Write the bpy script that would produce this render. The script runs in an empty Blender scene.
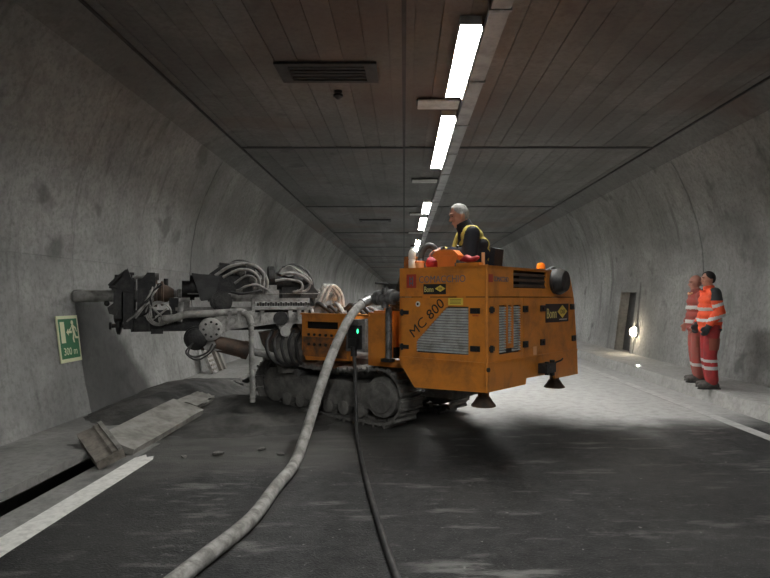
import bpy, bmesh, math, random
from mathutils import Vector, Matrix, Euler
R = math.radians
random.seed(7)
scene = bpy.context.scene
col = scene.collection

# ------------------------------------------------------------------ camera, world, exposure
cam = bpy.data.cameras.new('camera')
cam.sensor_fit = 'HORIZONTAL'; cam.sensor_width = 36.0
cam.lens = 36.0 * 600 / 770
cam.shift_x = -19 / 770; cam.shift_y = 9 / 770
cam.clip_end = 400
cam_o = bpy.data.objects.new('camera', cam); col.objects.link(cam_o)
cam_o.location = (0, 0, 1.6); cam_o.rotation_euler = (R(90), 0, 0)
scene.camera = cam_o
world = bpy.data.worlds.new('world'); scene.world = world; world.use_nodes = True
world.node_tree.nodes['Background'].inputs[0].default_value = (.5, .52, .55, 1)
world.node_tree.nodes['Background'].inputs[1].default_value = 0.02
scene.view_settings.view_transform = 'Standard'; scene.view_settings.look = 'None'
scene.view_settings.gamma = 1; scene.view_settings.use_curve_mapping = False
scene.view_settings.exposure = 1.12
scene.cycles.use_denoising = True
scene.cycles.max_bounces = 6
LAMP = 55.0                                  # radiance of the ceiling tubes

# ------------------------------------------------------------------ materials
MATS = {}
def N(nt, t, **kw):
    n = nt.nodes.new(t)
    for k, v in kw.items(): setattr(n, k, v)
    return n
def ramp(nt, fac, a, b):
    m = N(nt, 'ShaderNodeMapRange'); m.interpolation_type = 'SMOOTHSTEP'
    nt.links.new(fac, m.inputs['Value']); m.inputs['From Min'].default_value = a; m.inputs['From Max'].default_value = b
    return m.outputs[0]
def math_(nt, op, a, b=None):
    m = N(nt, 'ShaderNodeMath', operation=op)
    for i, v in enumerate((a, b)):
        if v is None: continue
        if isinstance(v, (int, float)): m.inputs[i].default_value = v
        else: nt.links.new(v, m.inputs[i])
    return m.outputs[0]
def mixc(nt, fac, a, b):
    m = N(nt, 'ShaderNodeMix', data_type='RGBA')
    for sock, v in ((m.inputs[0], fac), (m.inputs[6], a), (m.inputs[7], b)):
        if isinstance(v, (int, float)): sock.default_value = v
        elif isinstance(v, tuple): sock.default_value = (*v[:3], 1)
        else: nt.links.new(v, sock)
    return m.outputs[2]
def noise(nt, vec, scale, detail=4, rough=.6, dist=0):
    n = N(nt, 'ShaderNodeTexNoise'); n.inputs['Scale'].default_value = scale; n.inputs['Detail'].default_value = detail
    n.inputs['Roughness'].default_value = rough; n.inputs['Distortion'].default_value = dist
    if vec is not None: nt.links.new(vec, n.inputs['Vector'])
    return n.outputs[0]
def base(name):
    m = bpy.data.materials.new(name); m.use_nodes = True; MATS[name] = m
    nt = m.node_tree
    return m, nt, nt.nodes['Principled BSDF']
def mat(name, c, rough=.6, metal=0, dirt=None, amt=.5, scale=4, bump=0, bscale=60, rnd=0):
    m, nt, p = base(name)
    p.inputs['Roughness'].default_value = rough; p.inputs['Metallic'].default_value = metal
    tc = N(nt, 'ShaderNodeTexCoord'); v = tc.outputs['Object']
    out = c
    if dirt:
        f = ramp(nt, noise(nt, v, scale, 6, .65, .3), .5 - amt * .35, .85 - amt * .25)
        out = mixc(nt, f, c, dirt)
    if rnd:
        oi = N(nt, 'ShaderNodeObjectInfo')
        k = N(nt, 'ShaderNodeMapRange'); nt.links.new(oi.outputs['Random'], k.inputs[0])
        k.inputs[3].default_value = 1 - rnd; k.inputs[4].default_value = 1 + rnd
        hs = N(nt, 'ShaderNodeHueSaturation'); nt.links.new(k.outputs[0], hs.inputs['Value'])
        if isinstance(out, tuple): hs.inputs['Color'].default_value = (*out, 1)
        else: nt.links.new(out, hs.inputs['Color'])
        out = hs.outputs[0]
    if isinstance(out, tuple): p.inputs['Base Color'].default_value = (*out, 1)
    else: nt.links.new(out, p.inputs['Base Color'])
    if bump:
        b = N(nt, 'ShaderNodeBump'); b.inputs['Strength'].default_value = bump; b.inputs['Distance'].default_value = .02
        nt.links.new(noise(nt, v, bscale, 5), b.inputs['Height']); nt.links.new(b.outputs[0], p.inputs['Normal'])
    return m
def emit(name, c, s):
    m, nt, p = base(name)
    p.inputs['Base Color'].default_value = (*c, 1); p.inputs['Emission Color'].default_value = (*c, 1)
    p.inputs['Emission Strength'].default_value = s
    return m

mat('orange', (.72, .25, .028), .42, dirt=(.36, .13, .03), amt=.3, scale=3.0, bump=.05, bscale=25)
mat('orange_muddy', (.55, .18, .025), .6, dirt=(.09, .06, .04), amt=.75, scale=6, bump=.3, bscale=30)
mat('black_paint', (.012, .012, .013), .45)
mat('rubber', (.018, .018, .018), .6, dirt=(.06, .058, .055), amt=.4, scale=8)
mat('dark_steel', (.012, .012, .013), .5, .2, dirt=(.05, .048, .045), amt=.4, scale=9, bump=.3, bscale=35)
mat('steel', (.28, .28, .28), .4, .6, dirt=(.07, .065, .06), amt=.5, scale=10)
mat('dusty_steel', (.34, .335, .32), .75, .0, dirt=(.10, .095, .09), amt=.55, scale=7, bump=.2, bscale=40)
mat('track_mud', (.10, .096, .09), .9, dirt=(.24, .232, .215), amt=.55, scale=5, bump=.6, bscale=22)
mat('brown_rust', (.12, .075, .05), .7, .1, dirt=(.05, .04, .035), amt=.5, scale=7, bump=.3)
mat('boom_grey', (.42, .41, .39), .7, dirt=(.09, .085, .08), amt=.45, scale=6, bump=.25, bscale=30)
mat('grille', (.62, .63, .63), .45, .2, dirt=(.3, .28, .25), amt=.3, scale=8)
mat('hose_grey', (.36, .35, .33), .85, dirt=(.13, .125, .115), amt=.6, scale=9, bump=.3, bscale=50)
mat('sleeve', (.40, .39, .365), .85, dirt=(.13, .125, .12), amt=.55, scale=7)
mat('chrome', (.75, .75, .75), .15, 1)
mat('rag', (.62, .6, .55), .95, dirt=(.2, .19, .18), amt=.5, scale=14, bump=.5)
mat('white_plastic', (.75, .78, .72), .35)
mat('cream_plastic', (.8, .42, .2), .5)
mat('red_cloth', (.36, .015, .022), .7)
mat('bright_orange', (.9, .24, .04), .5, dirt=(.6, .15, .03), amt=.3)
mat('blue_text', (.13, .13, .17), .5); mat('red_logo', (.42, .045, .03), .5)
mat('yellow', (.78, .60, .10), .5); mat('pale_yellow', (.72, .60, .22), .5)
mat('white_paint', (.7, .7, .68), .6)
mat('skin', (.46, .22, .15), .55); mat('skin_ruddy', (.42, .19, .14), .55)
mat('hair_grey', (.33, .32, .30), .8, dirt=(.16, .15, .14), scale=40); mat('hair_dark', (.015, .012, .011), .7); mat('eye', (.03, .02, .02), .3); mat('lip', (.3, .1, .09), .6)
mat('black_cloth', (.011, .012, .017), .85, bump=.2); mat('navy_cloth', (.015, .022, .045), .85)
mat('hivis_yellow', (.66, .52, .10), .8, dirt=(.42, .33, .08), scale=9)
mat('hivis_orange', (.85, .10, .028), .75, dirt=(.6, .06, .02), amt=.35, scale=7)
mat('red_trousers', (.42, .028, .03), .85, dirt=(.22, .03, .03), amt=.5, scale=6); mat('faded_red', (.38, .06, .05), .85, dirt=(.26, .09, .07), amt=.6, scale=7)
mat('reflect', (.5, .5, .48), .5); mat('grey_cloth', (.035, .04, .042), .85); mat('boot', (.05, .046, .042), .8, dirt=(.12, .11, .1), scale=14)
mat('brown_pocket', (.26, .075, .05), .9)
mat('sign_green', (.012, .16, .05), .45); mat('sign_glow', (.80, .82, .55), .5)
mat('slab_concrete', (.30, .29, .265), .9, dirt=(.16, .15, .135), amt=.5, scale=6, bump=.3, bscale=70)
mat('slab_brown', (.26, .235, .20), .9, dirt=(.13, .115, .10), amt=.5, scale=9, bump=.35, bscale=40)
mat('black_void', (.006, .006, .006), .95)
mat('hatch', (.025, .025, .026), .7, dirt=(.05, .05, .05), scale=6); mat('plate_grey', (.60, .60, .575), .6, dirt=(.38, .38, .365), scale=5)
mat('tray', (.34, .34, .34), .5, .3, dirt=(.2, .2, .2), scale=4)
mat('line_paint', (.74, .73, .69), .8, dirt=(.5, .49, .46), amt=.4, scale=14, bump=.15)
mat('dusty_line', (.46, .455, .44), .9, dirt=(.33, .327, .315), amt=.6, scale=7)
emit('tube', (1, 1, .97), LAMP); emit('led_green', (.05, 1, .35), 1.2); emit('bulb', (1, .85, .6), 60); emit('led_white', (1, .97, .9), 30)
m, nt, p = base('beacon'); p.inputs['Base Color'].default_value = (.95, .22, .02, 1); p.inputs['Roughness'].default_value = .15
p.inputs['Emission Color'].default_value = (1, .2, .01, 1); p.inputs['Emission Strength'].default_value = .06

def concrete(name, c0, c1, stain, streak=True, rough=.9, rnd=.05, wet=False, warm=None):
    m, nt, p = base(name)
    geo = N(nt, 'ShaderNodeNewGeometry'); P = geo.outputs['Position']
    big = ramp(nt, noise(nt, P, .45, 5, .6, .4), .32, .72)
    c = mixc(nt, big, c0, c1)
    fine = noise(nt, P, 14, 8, .75); mott = noise(nt, P, 5, 6, .7, .5)
    c = mixc(nt, math_(nt, 'MULTIPLY', ramp(nt, fine, .42, .68), .45), c, stain)
    c = mixc(nt, math_(nt, 'MULTIPLY', ramp(nt, mott, .42, .66), .45), c, tuple(x * .55 for x in c0))
    blot = ramp(nt, noise(nt, P, 1.6, 3, .5, .2), .62, .74)
    c = mixc(nt, math_(nt, 'MULTIPLY', blot, .55), c, stain)
    if streak:
        mp = N(nt, 'ShaderNodeMapping'); nt.links.new(P, mp.inputs[0]); mp.inputs['Scale'].default_value = (1, 2.6, .22)
        st = ramp(nt, noise(nt, mp.outputs[0], 1.3, 5, .65), .52, .78)
        c = mixc(nt, math_(nt, 'MULTIPLY', st, .6), c, stain)
    if warm:
        wf = ramp(nt, noise(nt, P, .35, 3, .5, .3), .5, .7)
        c = mixc(nt, math_(nt, 'MULTIPLY', wf, .6), c, warm)
    if wet:     # shadow below the drill casing and mast, painted into the wall colour
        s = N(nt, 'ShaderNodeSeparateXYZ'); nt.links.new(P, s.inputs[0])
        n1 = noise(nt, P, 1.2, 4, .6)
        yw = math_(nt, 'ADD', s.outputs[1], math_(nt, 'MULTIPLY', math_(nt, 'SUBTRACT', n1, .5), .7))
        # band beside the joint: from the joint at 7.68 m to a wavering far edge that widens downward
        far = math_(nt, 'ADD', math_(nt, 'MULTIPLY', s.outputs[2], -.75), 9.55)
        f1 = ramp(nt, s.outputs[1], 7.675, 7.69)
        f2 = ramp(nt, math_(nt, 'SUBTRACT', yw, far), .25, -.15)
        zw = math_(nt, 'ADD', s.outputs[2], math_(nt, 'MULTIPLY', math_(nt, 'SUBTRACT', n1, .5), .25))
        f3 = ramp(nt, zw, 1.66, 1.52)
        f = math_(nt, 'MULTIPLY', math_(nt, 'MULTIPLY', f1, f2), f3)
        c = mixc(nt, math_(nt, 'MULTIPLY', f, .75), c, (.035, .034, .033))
    oi = N(nt, 'ShaderNodeObjectInfo'); k = N(nt, 'ShaderNodeMapRange'); nt.links.new(oi.outputs['Random'], k.inputs[0])
    k.inputs[3].default_value = 1 - rnd; k.inputs[4].default_value = 1 + rnd
    hs = N(nt, 'ShaderNodeHueSaturation'); nt.links.new(k.outputs[0], hs.inputs['Value']); nt.links.new(c, hs.inputs['Color'])
    nt.links.new(hs.outputs[0], p.inputs['Base Color']); p.inputs['Roughness'].default_value = rough
    b = N(nt, 'ShaderNodeBump'); b.inputs['Strength'].default_value = .25; b.inputs['Distance'].default_value = .03
    nt.links.new(fine, b.inputs['Height']); nt.links.new(b.outputs[0], p.inputs['Normal'])
    return m
concrete('wall_concrete', (.38, .376, .364), (.17, .168, .163), (.07, .069, .067), wet=True)  # wet switches on the painted mast shadow
concrete('ceiling_concrete', (.22, .22, .215), (.13, .129, .126), (.07, .069, .067), streak=False, rnd=.13, warm=(.15, .11, .095))
concrete('walkway_concrete', (.36, .355, .34), (.27, .265, .25), (.15, .145, .14), streak=False)
concrete('walkway_dirty', (.30, .295, .28), (.13, .126, .12), (.055, .054, .052), streak=False)

def road_material():
    m, nt, p = base('road_asphalt')
    geo = N(nt, 'ShaderNodeNewGeometry'); P = geo.outputs['Position']
    s = N(nt, 'ShaderNodeSeparateXYZ'); nt.links.new(P, s.inputs[0])
    X, Y = s.outputs[0], s.outputs[1]
    n1 = noise(nt, P, .9, 5, .6, .3); n2 = noise(nt, P, 7, 6, .7); n3 = noise(nt, P, 60, 3, .6)
    mp = N(nt, 'ShaderNodeMapping'); nt.links.new(P, mp.inputs[0]); mp.inputs['Scale'].default_value = (.8, 3.0, 1)
    n4 = noise(nt, mp.outputs[0], 1.6, 5, .65)
    c = mixc(nt, ramp(nt, n2, .35, .7), (.016, .016, .017), (.038, .038, .037))
    c = mixc(nt, math_(nt, 'MULTIPLY', ramp(nt, n4, .55, .68), .75), c, (.15, .147, .14))
    c = mixc(nt, math_(nt, 'MULTIPLY', ramp(nt, noise(nt, P, .6, 3, .5), .45, .65), .5), c, (.05, .049, .047))
    c = mixc(nt, math_(nt, 'MULTIPLY', ramp(nt, noise(nt, P, 38, 4, .7), .55, .72), .45), c, (.16, .157, .15))
    # pale rock dust lying beyond the wetted patch, with a wavering edge
    yw = math_(nt, 'ADD', Y, math_(nt, 'MULTIPLY', math_(nt, 'SUBTRACT', n1, .5), 2.2))
    yw = math_(nt, 'SUBTRACT', yw, math_(nt, 'MULTIPLY', math_(nt, 'SUBTRACT', X, 2.0), .12))
    dust = ramp(nt, yw, 6.9, 8.2)
    dust = math_(nt, 'MULTIPLY', dust, ramp(nt, X, -.6, .6))
    dc = mixc(nt, ramp(nt, n2, .35, .75), (.40, .397, .385), (.29, .287, .275))
    c = mixc(nt, dust, c, dc)
    # grey mud trodden round the tracks
    mud = math_(nt, 'MULTIPLY', ramp(nt, math_(nt, 'ADD', yw, math_(nt, 'MULTIPLY', X, -.25)), 5.7, 7.0), ramp(nt, X, .9, -.2))
    c = mixc(nt, math_(nt, 'MULTIPLY', mud, .8), c, mixc(nt, ramp(nt, n4, .4, .65), (.105, .102, .095), (.06, .058, .055)))
    # pale cross bars printed by the track shoes
    w = N(nt, 'ShaderNodeTexWave'); w.bands_direction = 'Y'; w.inputs['Scale'].default_value = 2.4; w.inputs['Distortion'].default_value = 1.5
    nt.links.new(P, w.inputs['Vector'])
    band = math_(nt, 'MULTIPLY', ramp(nt, math_(nt, 'ABSOLUTE', math_(nt, 'ADD', X, 1.5)), .25, .05), ramp(nt, Y, 6.2, 4.6))
    pr = math_(nt, 'MULTIPLY', math_(nt, 'MULTIPLY', ramp(nt, w.outputs[1], .6, .9), band), ramp(nt, n2, .42, .62))
    c = mixc(nt, math_(nt, 'MULTIPLY', pr, .45), c, (.15, .145, .135))
    # pale scuffed slurry patch on the near road
    dx = math_(nt, 'MULTIPLY', math_(nt, 'SUBTRACT', X, .5), 1.6); dy = math_(nt, 'MULTIPLY', math_(nt, 'SUBTRACT', Y, 3.4), 2.6)
    dd = math_(nt, 'ADD', math_(nt, 'MULTIPLY', dx, dx), math_(nt, 'MULTIPLY', dy, dy))
    sc = math_(nt, 'MULTIPLY', ramp(nt, dd, 1.0, .2), ramp(nt, n4, .46, .60))
    c = mixc(nt, math_(nt, 'MULTIPLY', sc, .7), c, (.22, .216, .205))
    spk = ramp(nt, noise(nt, P, 24, 2, .5), .70, .76)
    c = mixc(nt, math_(nt, 'MULTIPLY', spk, .6), c, (.30, .295, .28))
    nt.links.new(c, p.inputs['Base Color'])
    p.inputs['Specular IOR Level'].default_value = .25
    r = N(nt, 'ShaderNodeMapRange'); nt.links.new(dust, r.inputs[0]); r.inputs[3].default_value = .62; r.inputs[4].default_value = .95
    nt.links.new(r.outputs[0], p.inputs['Roughness'])
    b = N(nt, 'ShaderNodeBump'); b.inputs['Strength'].default_value = .7; b.inputs['Distance'].default_value = .015
    nt.links.new(math_(nt, 'ADD', n3, n2), b.inputs['Height']); nt.links.new(b.outputs[0], p.inputs['Normal'])
road_material()
m, nt, p = base('rock_dust')
geo = N(nt, 'ShaderNodeNewGeometry'); P = geo.outputs['Position']
c = mixc(nt, ramp(nt, noise(nt, P, 1.5, 5, .65, .5), .38, .62), (.03, .029, .027), (.085, .082, .076))
c = mixc(nt, math_(nt, 'MULTIPLY', ramp(nt, noise(nt, P, 18, 4, .6), .5, .75), .5), c, (.03, .029, .028))
nt.links.new(c, p.inputs['Base Color']); p.inputs['Roughness'].default_value = .9
b = N(nt, 'ShaderNodeBump'); b.inputs['Strength'].default_value = .5; b.inputs['Distance'].default_value = .03
nt.links.new(noise(nt, P, 25, 6, .7), b.inputs['Height']); nt.links.new(b.outputs[0], p.inputs['Normal'])

# ------------------------------------------------------------------ mesh helpers
def box(bm, x0, x1, y0, y1, z0, z1):
    vs = [bm.verts.new((x, y, z)) for x in (x0, x1) for y in (y0, y1) for z in (z0, z1)]
    for f in ((0, 1, 3, 2), (4, 6, 7, 5), (0, 4, 5, 1), (2, 3, 7, 6), (0, 2, 6, 4), (1, 5, 7, 3)):
        bm.faces.new([vs[i] for i in f])
    return vs
def prism(bm, pts, axis, a, b):
    """extrude a 2-D outline along axis ('x': pts=(y,z), 'y': pts=(x,z), 'z': pts=(x,y))"""
    def mk(p, t): return {'x': (t, p[0], p[1]), 'y': (p[0], t, p[1]), 'z': (p[0], p[1], t)}[axis]
    lo = [bm.verts.new(mk(p, a)) for p in pts]; hi = [bm.verts.new(mk(p, b)) for p in pts]
    n = len(pts); bm.faces.new(lo); bm.faces.new(hi[::-1])
    for i in range(n): bm.faces.new((lo[i], lo[(i + 1) % n], hi[(i + 1) % n], hi[i]))
def frame_of(d):
    d = d.normalized(); up = Vector((0, 0, 1)) if abs(d.z) < .9 else Vector((1, 0, 0))
    a = d.cross(up).normalized(); return a, d.cross(a).normalized()
def lathe(bm, p0, p1, prof, n=20):
    """prof: list of (t along p0->p1 in metres, radius)"""
    p0 = Vector(p0); p1 = Vector(p1); d = (p1 - p0).normalized(); a, b = frame_of(d)
    rings = []
    for t, r in prof:
        c = p0 + d * t
        rings.append([bm.verts.new(c + (a * math.cos(2 * math.pi * i / n) + b * math.sin(2 * math.pi * i / n)) * r) for i in range(n)])
    for q in range(len(rings) - 1):
        for i in range(n):
            bm.faces.new((rings[q][i], rings[q][(i + 1) % n], rings[q + 1][(i + 1) % n], rings[q + 1][i]))
    bm.faces.new(rings[0][::-1]); bm.faces.new(rings[-1])
def cyl(bm, p0, p1, r0, r1=None, n=20):
    L = (Vector(p1) - Vector(p0)).length
    lathe(bm, p0, p1, [(0, r0), (L, r0 if r1 is None else r1)], n)
def ball(bm, c, r, sub=2):
    r = r if isinstance(r, (tuple, list)) else (r, r, r)
    mtx = Matrix.Translation(c) @ Matrix.Diagonal((*r, 1))
    bmesh.ops.create_icosphere(bm, subdivisions=sub, radius=1, matrix=mtx)
def spline(pts, k=8):
    P = [Vector(p) for p in pts]; P = [2 * P[0] - P[1]] + P + [2 * P[-1] - P[-2]]; out = []
    for i in range(1, len(P) - 2):
        for j in range(k):
            t = j / k; a, b, c, d = P[i - 1:i + 3]
            out.append(.5 * ((2 * b) + (c - a) * t + (2 * a - 5 * b + 4 * c - d) * t * t + (3 * b - a - 3 * c + d) * t ** 3))
    out.append(P[-2]); return out
def tube(bm, pts, r, n=10, k=8, smooth=True, ridge=0):
    P = spline(pts, k) if smooth else [Vector(p) for p in pts]
    rings = []; prev = None
    for i, c in enumerate(P):
        d = (P[min(i + 1, len(P) - 1)] - P[max(i - 1, 0)]).normalized()
        if prev is None: a, b = frame_of(d)
        else:
            a = (prev - d * prev.dot(d)).normalized(); b = d.cross(a)
        prev = a; rr = r * (1 + (ridge if i % 2 else -ridge))
        rings.append([bm.verts.new(c + (a * math.cos(2 * math.pi * j / n) + b * math.sin(2 * math.pi * j / n)) * rr) for j in range(n)])
    for q in range(len(rings) - 1):
        for i in range(n):
            bm.faces.new((rings[q][i], rings[q][(i + 1) % n], rings[q + 1][(i + 1) % n], rings[q + 1][i]))
    bm.faces.new(rings[0][::-1]); bm.faces.new(rings[-1])
def finish(bm, name, bevel=0, smooth=None):
    if bevel:
        es = [e for e in bm.edges if len(e.link_faces) == 2 and e.calc_face_angle(0) > .6]
        bmesh.ops.bevel(bm, geom=es, offset=bevel, segments=1, affect='EDGES', clamp_overlap=True)
    bmesh.ops.recalc_face_normals(bm, faces=bm.faces)
    me = bpy.data.meshes.new(name); bm.to_mesh(me); bm.free()
    if smooth:
        for pl in me.polygons: pl.use_smooth = True
        me.set_sharp_from_angle(angle=R(40))
    return me
def link(name, me, material=None, parent=None, loc=None, rot=None):
    o = bpy.data.objects.new(name, me); col.objects.link(o)
    if me is not None and material and not me.materials: me.materials.append(MATS[material])
    if parent is not None: o.parent = parent
    if loc is not None: o.location = loc
    if rot is not None: o.rotation_euler = rot
    return o
def part(name, material, parent, fn, bevel=0, smooth=True, loc=None, rot=None, **kw):
    bm = bmesh.new(); fn(bm); return link(name, finish(bm, name, bevel, smooth), material, parent, loc, rot)
def tag(o, label=None, cat=None, group=None, kind=None):
    for k, v in (('label', label), ('category', cat), ('group', group), ('kind', kind)):
        if v: o[k] = v
    return o
def empty(name, loc=(0, 0, 0), rz=0):
    o = bpy.data.objects.new(name, None); col.objects.link(o); o.location = loc; o.rotation_euler = (0, 0, rz); o.empty_display_size = .1
    return o
def text(name, body, size, material, parent, origin, xdir, ydir, width=None, shear=0, extrude=.0015, align='LEFT'):
    cu = bpy.data.curves.new(name, 'FONT'); cu.body = body; cu.size = size; cu.extrude = extrude; cu.shear = shear; cu.align_x = align
    cu.resolution_u = 3
    t = bpy.data.objects.new(name, cu); col.objects.link(t)
    dg = bpy.context.evaluated_depsgraph_get(); me = bpy.data.meshes.new_from_object(t.evaluated_get(dg))
    bpy.data.objects.remove(t); bpy.data.curves.remove(cu)
    if width and align == 'LEFT':
        xs = [v.co.x for v in me.vertices]; k = width / (max(xs) - min(xs)); x0 = min(xs)
        for v in me.vertices: v.co.x = (v.co.x - x0) * k
    xd = Vector(xdir).normalized(); yd = Vector(ydir).normalized(); zd = xd.cross(yd)
    mt = Matrix((xd, yd, zd)).transposed().to_4x4(); mt.translation = Vector(origin)
    me.transform(mt); me.materials.clear()
    return link(name, me, material, parent)

# ------------------------------------------------------------------ tunnel shell
CX = .85                                     # tunnel centre line
PROF = [(0.0, -3.97), (.13, -4.0), (.5, -4.08), (1.0, -4.16), (1.6, -4.22), (2.1, -4.245), (2.6, -4.21), (3.1, -4.12), (3.6, -3.95), (4.1, -3.72), (4.6, -3.42)]
def prof_x(z):
    for (a, xa), (b, xb) in zip(PROF, PROF[1:]):
        if a <= z <= b: return xa + (xb - xa) * (z - a) / (b - a)
    return PROF[-1][1]
CEIL = 4.6
JY = [-26.6, -18.9, -11.2, -3.5, 4.2, 11.9, 19.6, 27.4, 35.2, 43.0, 50.8]
def shell(bm, side, y0, y1, za, zb, t=.12, hole=None):
    """a curved lining segment with thickness; side -1 left, +1 right"""
    zs = sorted({za, zb} | {z for z, _ in PROF if za < z < zb} | ({hole[2], hole[3]} if hole else set()))
    zs = [z for z in zs if za <= z <= zb]
    ys = [y0, y1] if not hole else [y0, hole[0], hole[1], y1]
    def pt(y, z, off): x = prof_x(z) - off; return (x if side < 0 else 2 * CX - x, y, z)
    inner = [[bm.verts.new(pt(y, z, 0)) for z in zs] for y in ys]; outer = [[bm.verts.new(pt(y, z, t)) for z in zs] for y in ys]
    for i in range(len(ys) - 1):
        for j in range(len(zs) - 1):
            if hole and i == 1 and zs[j] >= hole[2] - 1e-6 and zs[j + 1] <= hole[3] + 1e-6: continue
            for g in (inner, outer): bm.faces.new((g[i][j], g[i + 1][j], g[i + 1][j + 1], g[i][j + 1]))
    for i in (0, len(ys) - 1):
        for j in range(len(zs) - 1): bm.faces.new((inner[i][j], outer[i][j], outer[i][j + 1], inner[i][j + 1]))
    for j in (0, len(zs) - 1):
        for i in range(len(ys) - 1): bm.faces.new((inner[i][j], outer[i][j], outer[i + 1][j], inner[i + 1][j]))
NICHE = (15.2, 16.3, .2, 1.75)
for side, nm in ((-1, 'wall_left'), (1, 'wall_right')):
    bm = bmesh.new()
    for (a, b) in ((-34, 14.9), (17.2, 130)) if side > 0 else ((-34, 130),):
        zs = [z for z, _ in PROF]
        def pt(y, z): x = prof_x(z) - .04; return (x if side < 0 else 2 * CX - x, y, z)
        g = [[bm.verts.new(pt(y, z)) for z in zs] for y in (a, b)]
        for j in range(len(zs) - 1): bm.faces.new((g[0][j], g[1][j], g[1][j + 1], g[0][j + 1]))
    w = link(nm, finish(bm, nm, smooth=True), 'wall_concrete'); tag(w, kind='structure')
    js = JY + [58.6, 66.4, 74.2, 82, 90, 100, 110, 120, 130]
    if side < 0: js = sorted(js + [7.68])
    for a, b in zip(js, js[1:]):
        for za, zb in ((0, 2.1), (2.1, 4.6)):
            h = NICHE if side > 0 and a < 16 < b and za == 0 else None
            bm = bmesh.new(); gp = lambda y: .003 if y == 7.68 else .016; shell(bm, side, a + gp(a), b - gp(b), za + (.002 if za else 0), zb - (.002 if not za else 0), .045 if not h else .06, h)
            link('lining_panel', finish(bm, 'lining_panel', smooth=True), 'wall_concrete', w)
# niche in the right wall: reveals, a dark sheet added for the shade inside, a pale frame
wr = lambda z: 2 * CX - prof_x(z)
def f(bm):
    y0, y1, z0, z1 = NICHE
    def q(*v): bm.faces.new([bm.verts.new(p) for p in v])
    for y in (y0, y1): q((wr(z0), y, z0), (wr(z0) + .6, y, z0), (wr(z1) + .5, y, z1), (wr(z1), y, z1))
    for z in (z0 + .001, z1): q((wr(z), y0, z), (wr(z) + .6, y0, z), (wr(z) + .6, y1, z), (wr(z), y1, z))
d = part('door_1', 'walkway_dirty', None, f, smooth=False); tag(d, kind='structure')
part('niche_shade_sheet', 'hatch', d, lambda bm: prism(bm, [(wr(.2) + .22, .2), (wr(.2) + .3, .2), (wr(1.75) + .3, 1.75), (wr(1.75) + .22, 1.75)], 'y', NICHE[0], NICHE[1]))
for (y0, y1, z0, z1) in ((16.3, 17.15, .2, 2.0), (15.02, 15.2, .2, 2.0), (15.2, 16.3, 1.75, 2.0)):
    part('niche_frame', 'wall_concrete', d, lambda bm: prism(bm, [(wr(z0) - .015, z0), (wr(z0) + .03, z0), (wr(z1) + .03, z1), (wr(z1) - .015, z1)], 'y', y0, y1), bevel=.008)

# ceiling: a backing slab and the board-marked strips below it
bm = bmesh.new(); box(bm, -3.6, 5.3, -34, 130, CEIL + .012, CEIL + .25)
ceil = link('ceiling', finish(bm, 'ceiling'), 'ceiling_concrete'); tag(ceil, kind='structure')
edges = [-3.38]
while edges[-1] < 5.08 - .15: edges.append(edges[-1] + .2914)
edges[-1] = 5.08
cache = {}
for a, b in zip(JY[3:], JY[4:]):
    for i, (x0, x1) in enumerate(zip(edges, edges[1:])):
        dz = random.choice((0, .003, .005))
        key = (round(b - a, 2), round(x1 - x0, 3), dz)
        if key not in cache:
            bm = bmesh.new(); box(bm, .0045, x1 - x0 - .0045, .02, b - a - .02, dz, .05); cache[key] = finish(bm, 'board_strip')
        link('board_strip', cache[key], 'ceiling_concrete', ceil, (x0, a, CEIL - .012))
def f(bm):
    for i, (x0, x1) in enumerate(zip(edges, edges[1:])):
        box(bm, x0 + .007, x1 - .007, 50.82, 130, CEIL - .008, CEIL + .03); box(bm, x0 + .007, x1 - .007, -34, -3.52, CEIL - .008, CEIL + .03)
o = part('far_board_strips', 'ceiling_concrete', ceil, f, smooth=False); o['kind'] = 'stuff'
# corbels that carry the ceiling slab, centre joint strip, cross joints
for s, nm in ((-1, 'trim_1'), (1, 'trim_2')):
    def f(bm):
        X = lambda x: x if s < 0 else 2 * CX - x
        prism(bm, [(X(-3.62), 4.30), (X(-3.30), 4.52), (X(-3.22), 4.585), (X(-3.22), 4.595), (X(-3.62), 4.595)], 'y', -34, 130)
    tag(part(nm, 'ceiling_concrete', None, f, smooth=False), kind='structure')
tag(part('trim_3', 'hatch', None, lambda bm: box(bm, -.025, .025, -34, 130, CEIL - .025, CEIL + .012), smooth=False), kind='structure')
for sx, nm in ((-3.225, 'trim_5'), (2 * CX + 3.225, 'trim_6')):
    tag(part(nm, 'hatch', None, lambda bm: box(bm, sx - .015, sx + .015, -34, 130, CEIL - .04, CEIL + .012), smooth=False), kind='structure')
def f(bm):
    for y in JY[4:] + [58.6, 66.4]: box(bm, -3.2, 4.9, y - .05, y + .05, CEIL - .03, CEIL + .012)
tag(part('trim_4', 'hatch', None, f, smooth=False), kind='structure')

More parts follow.
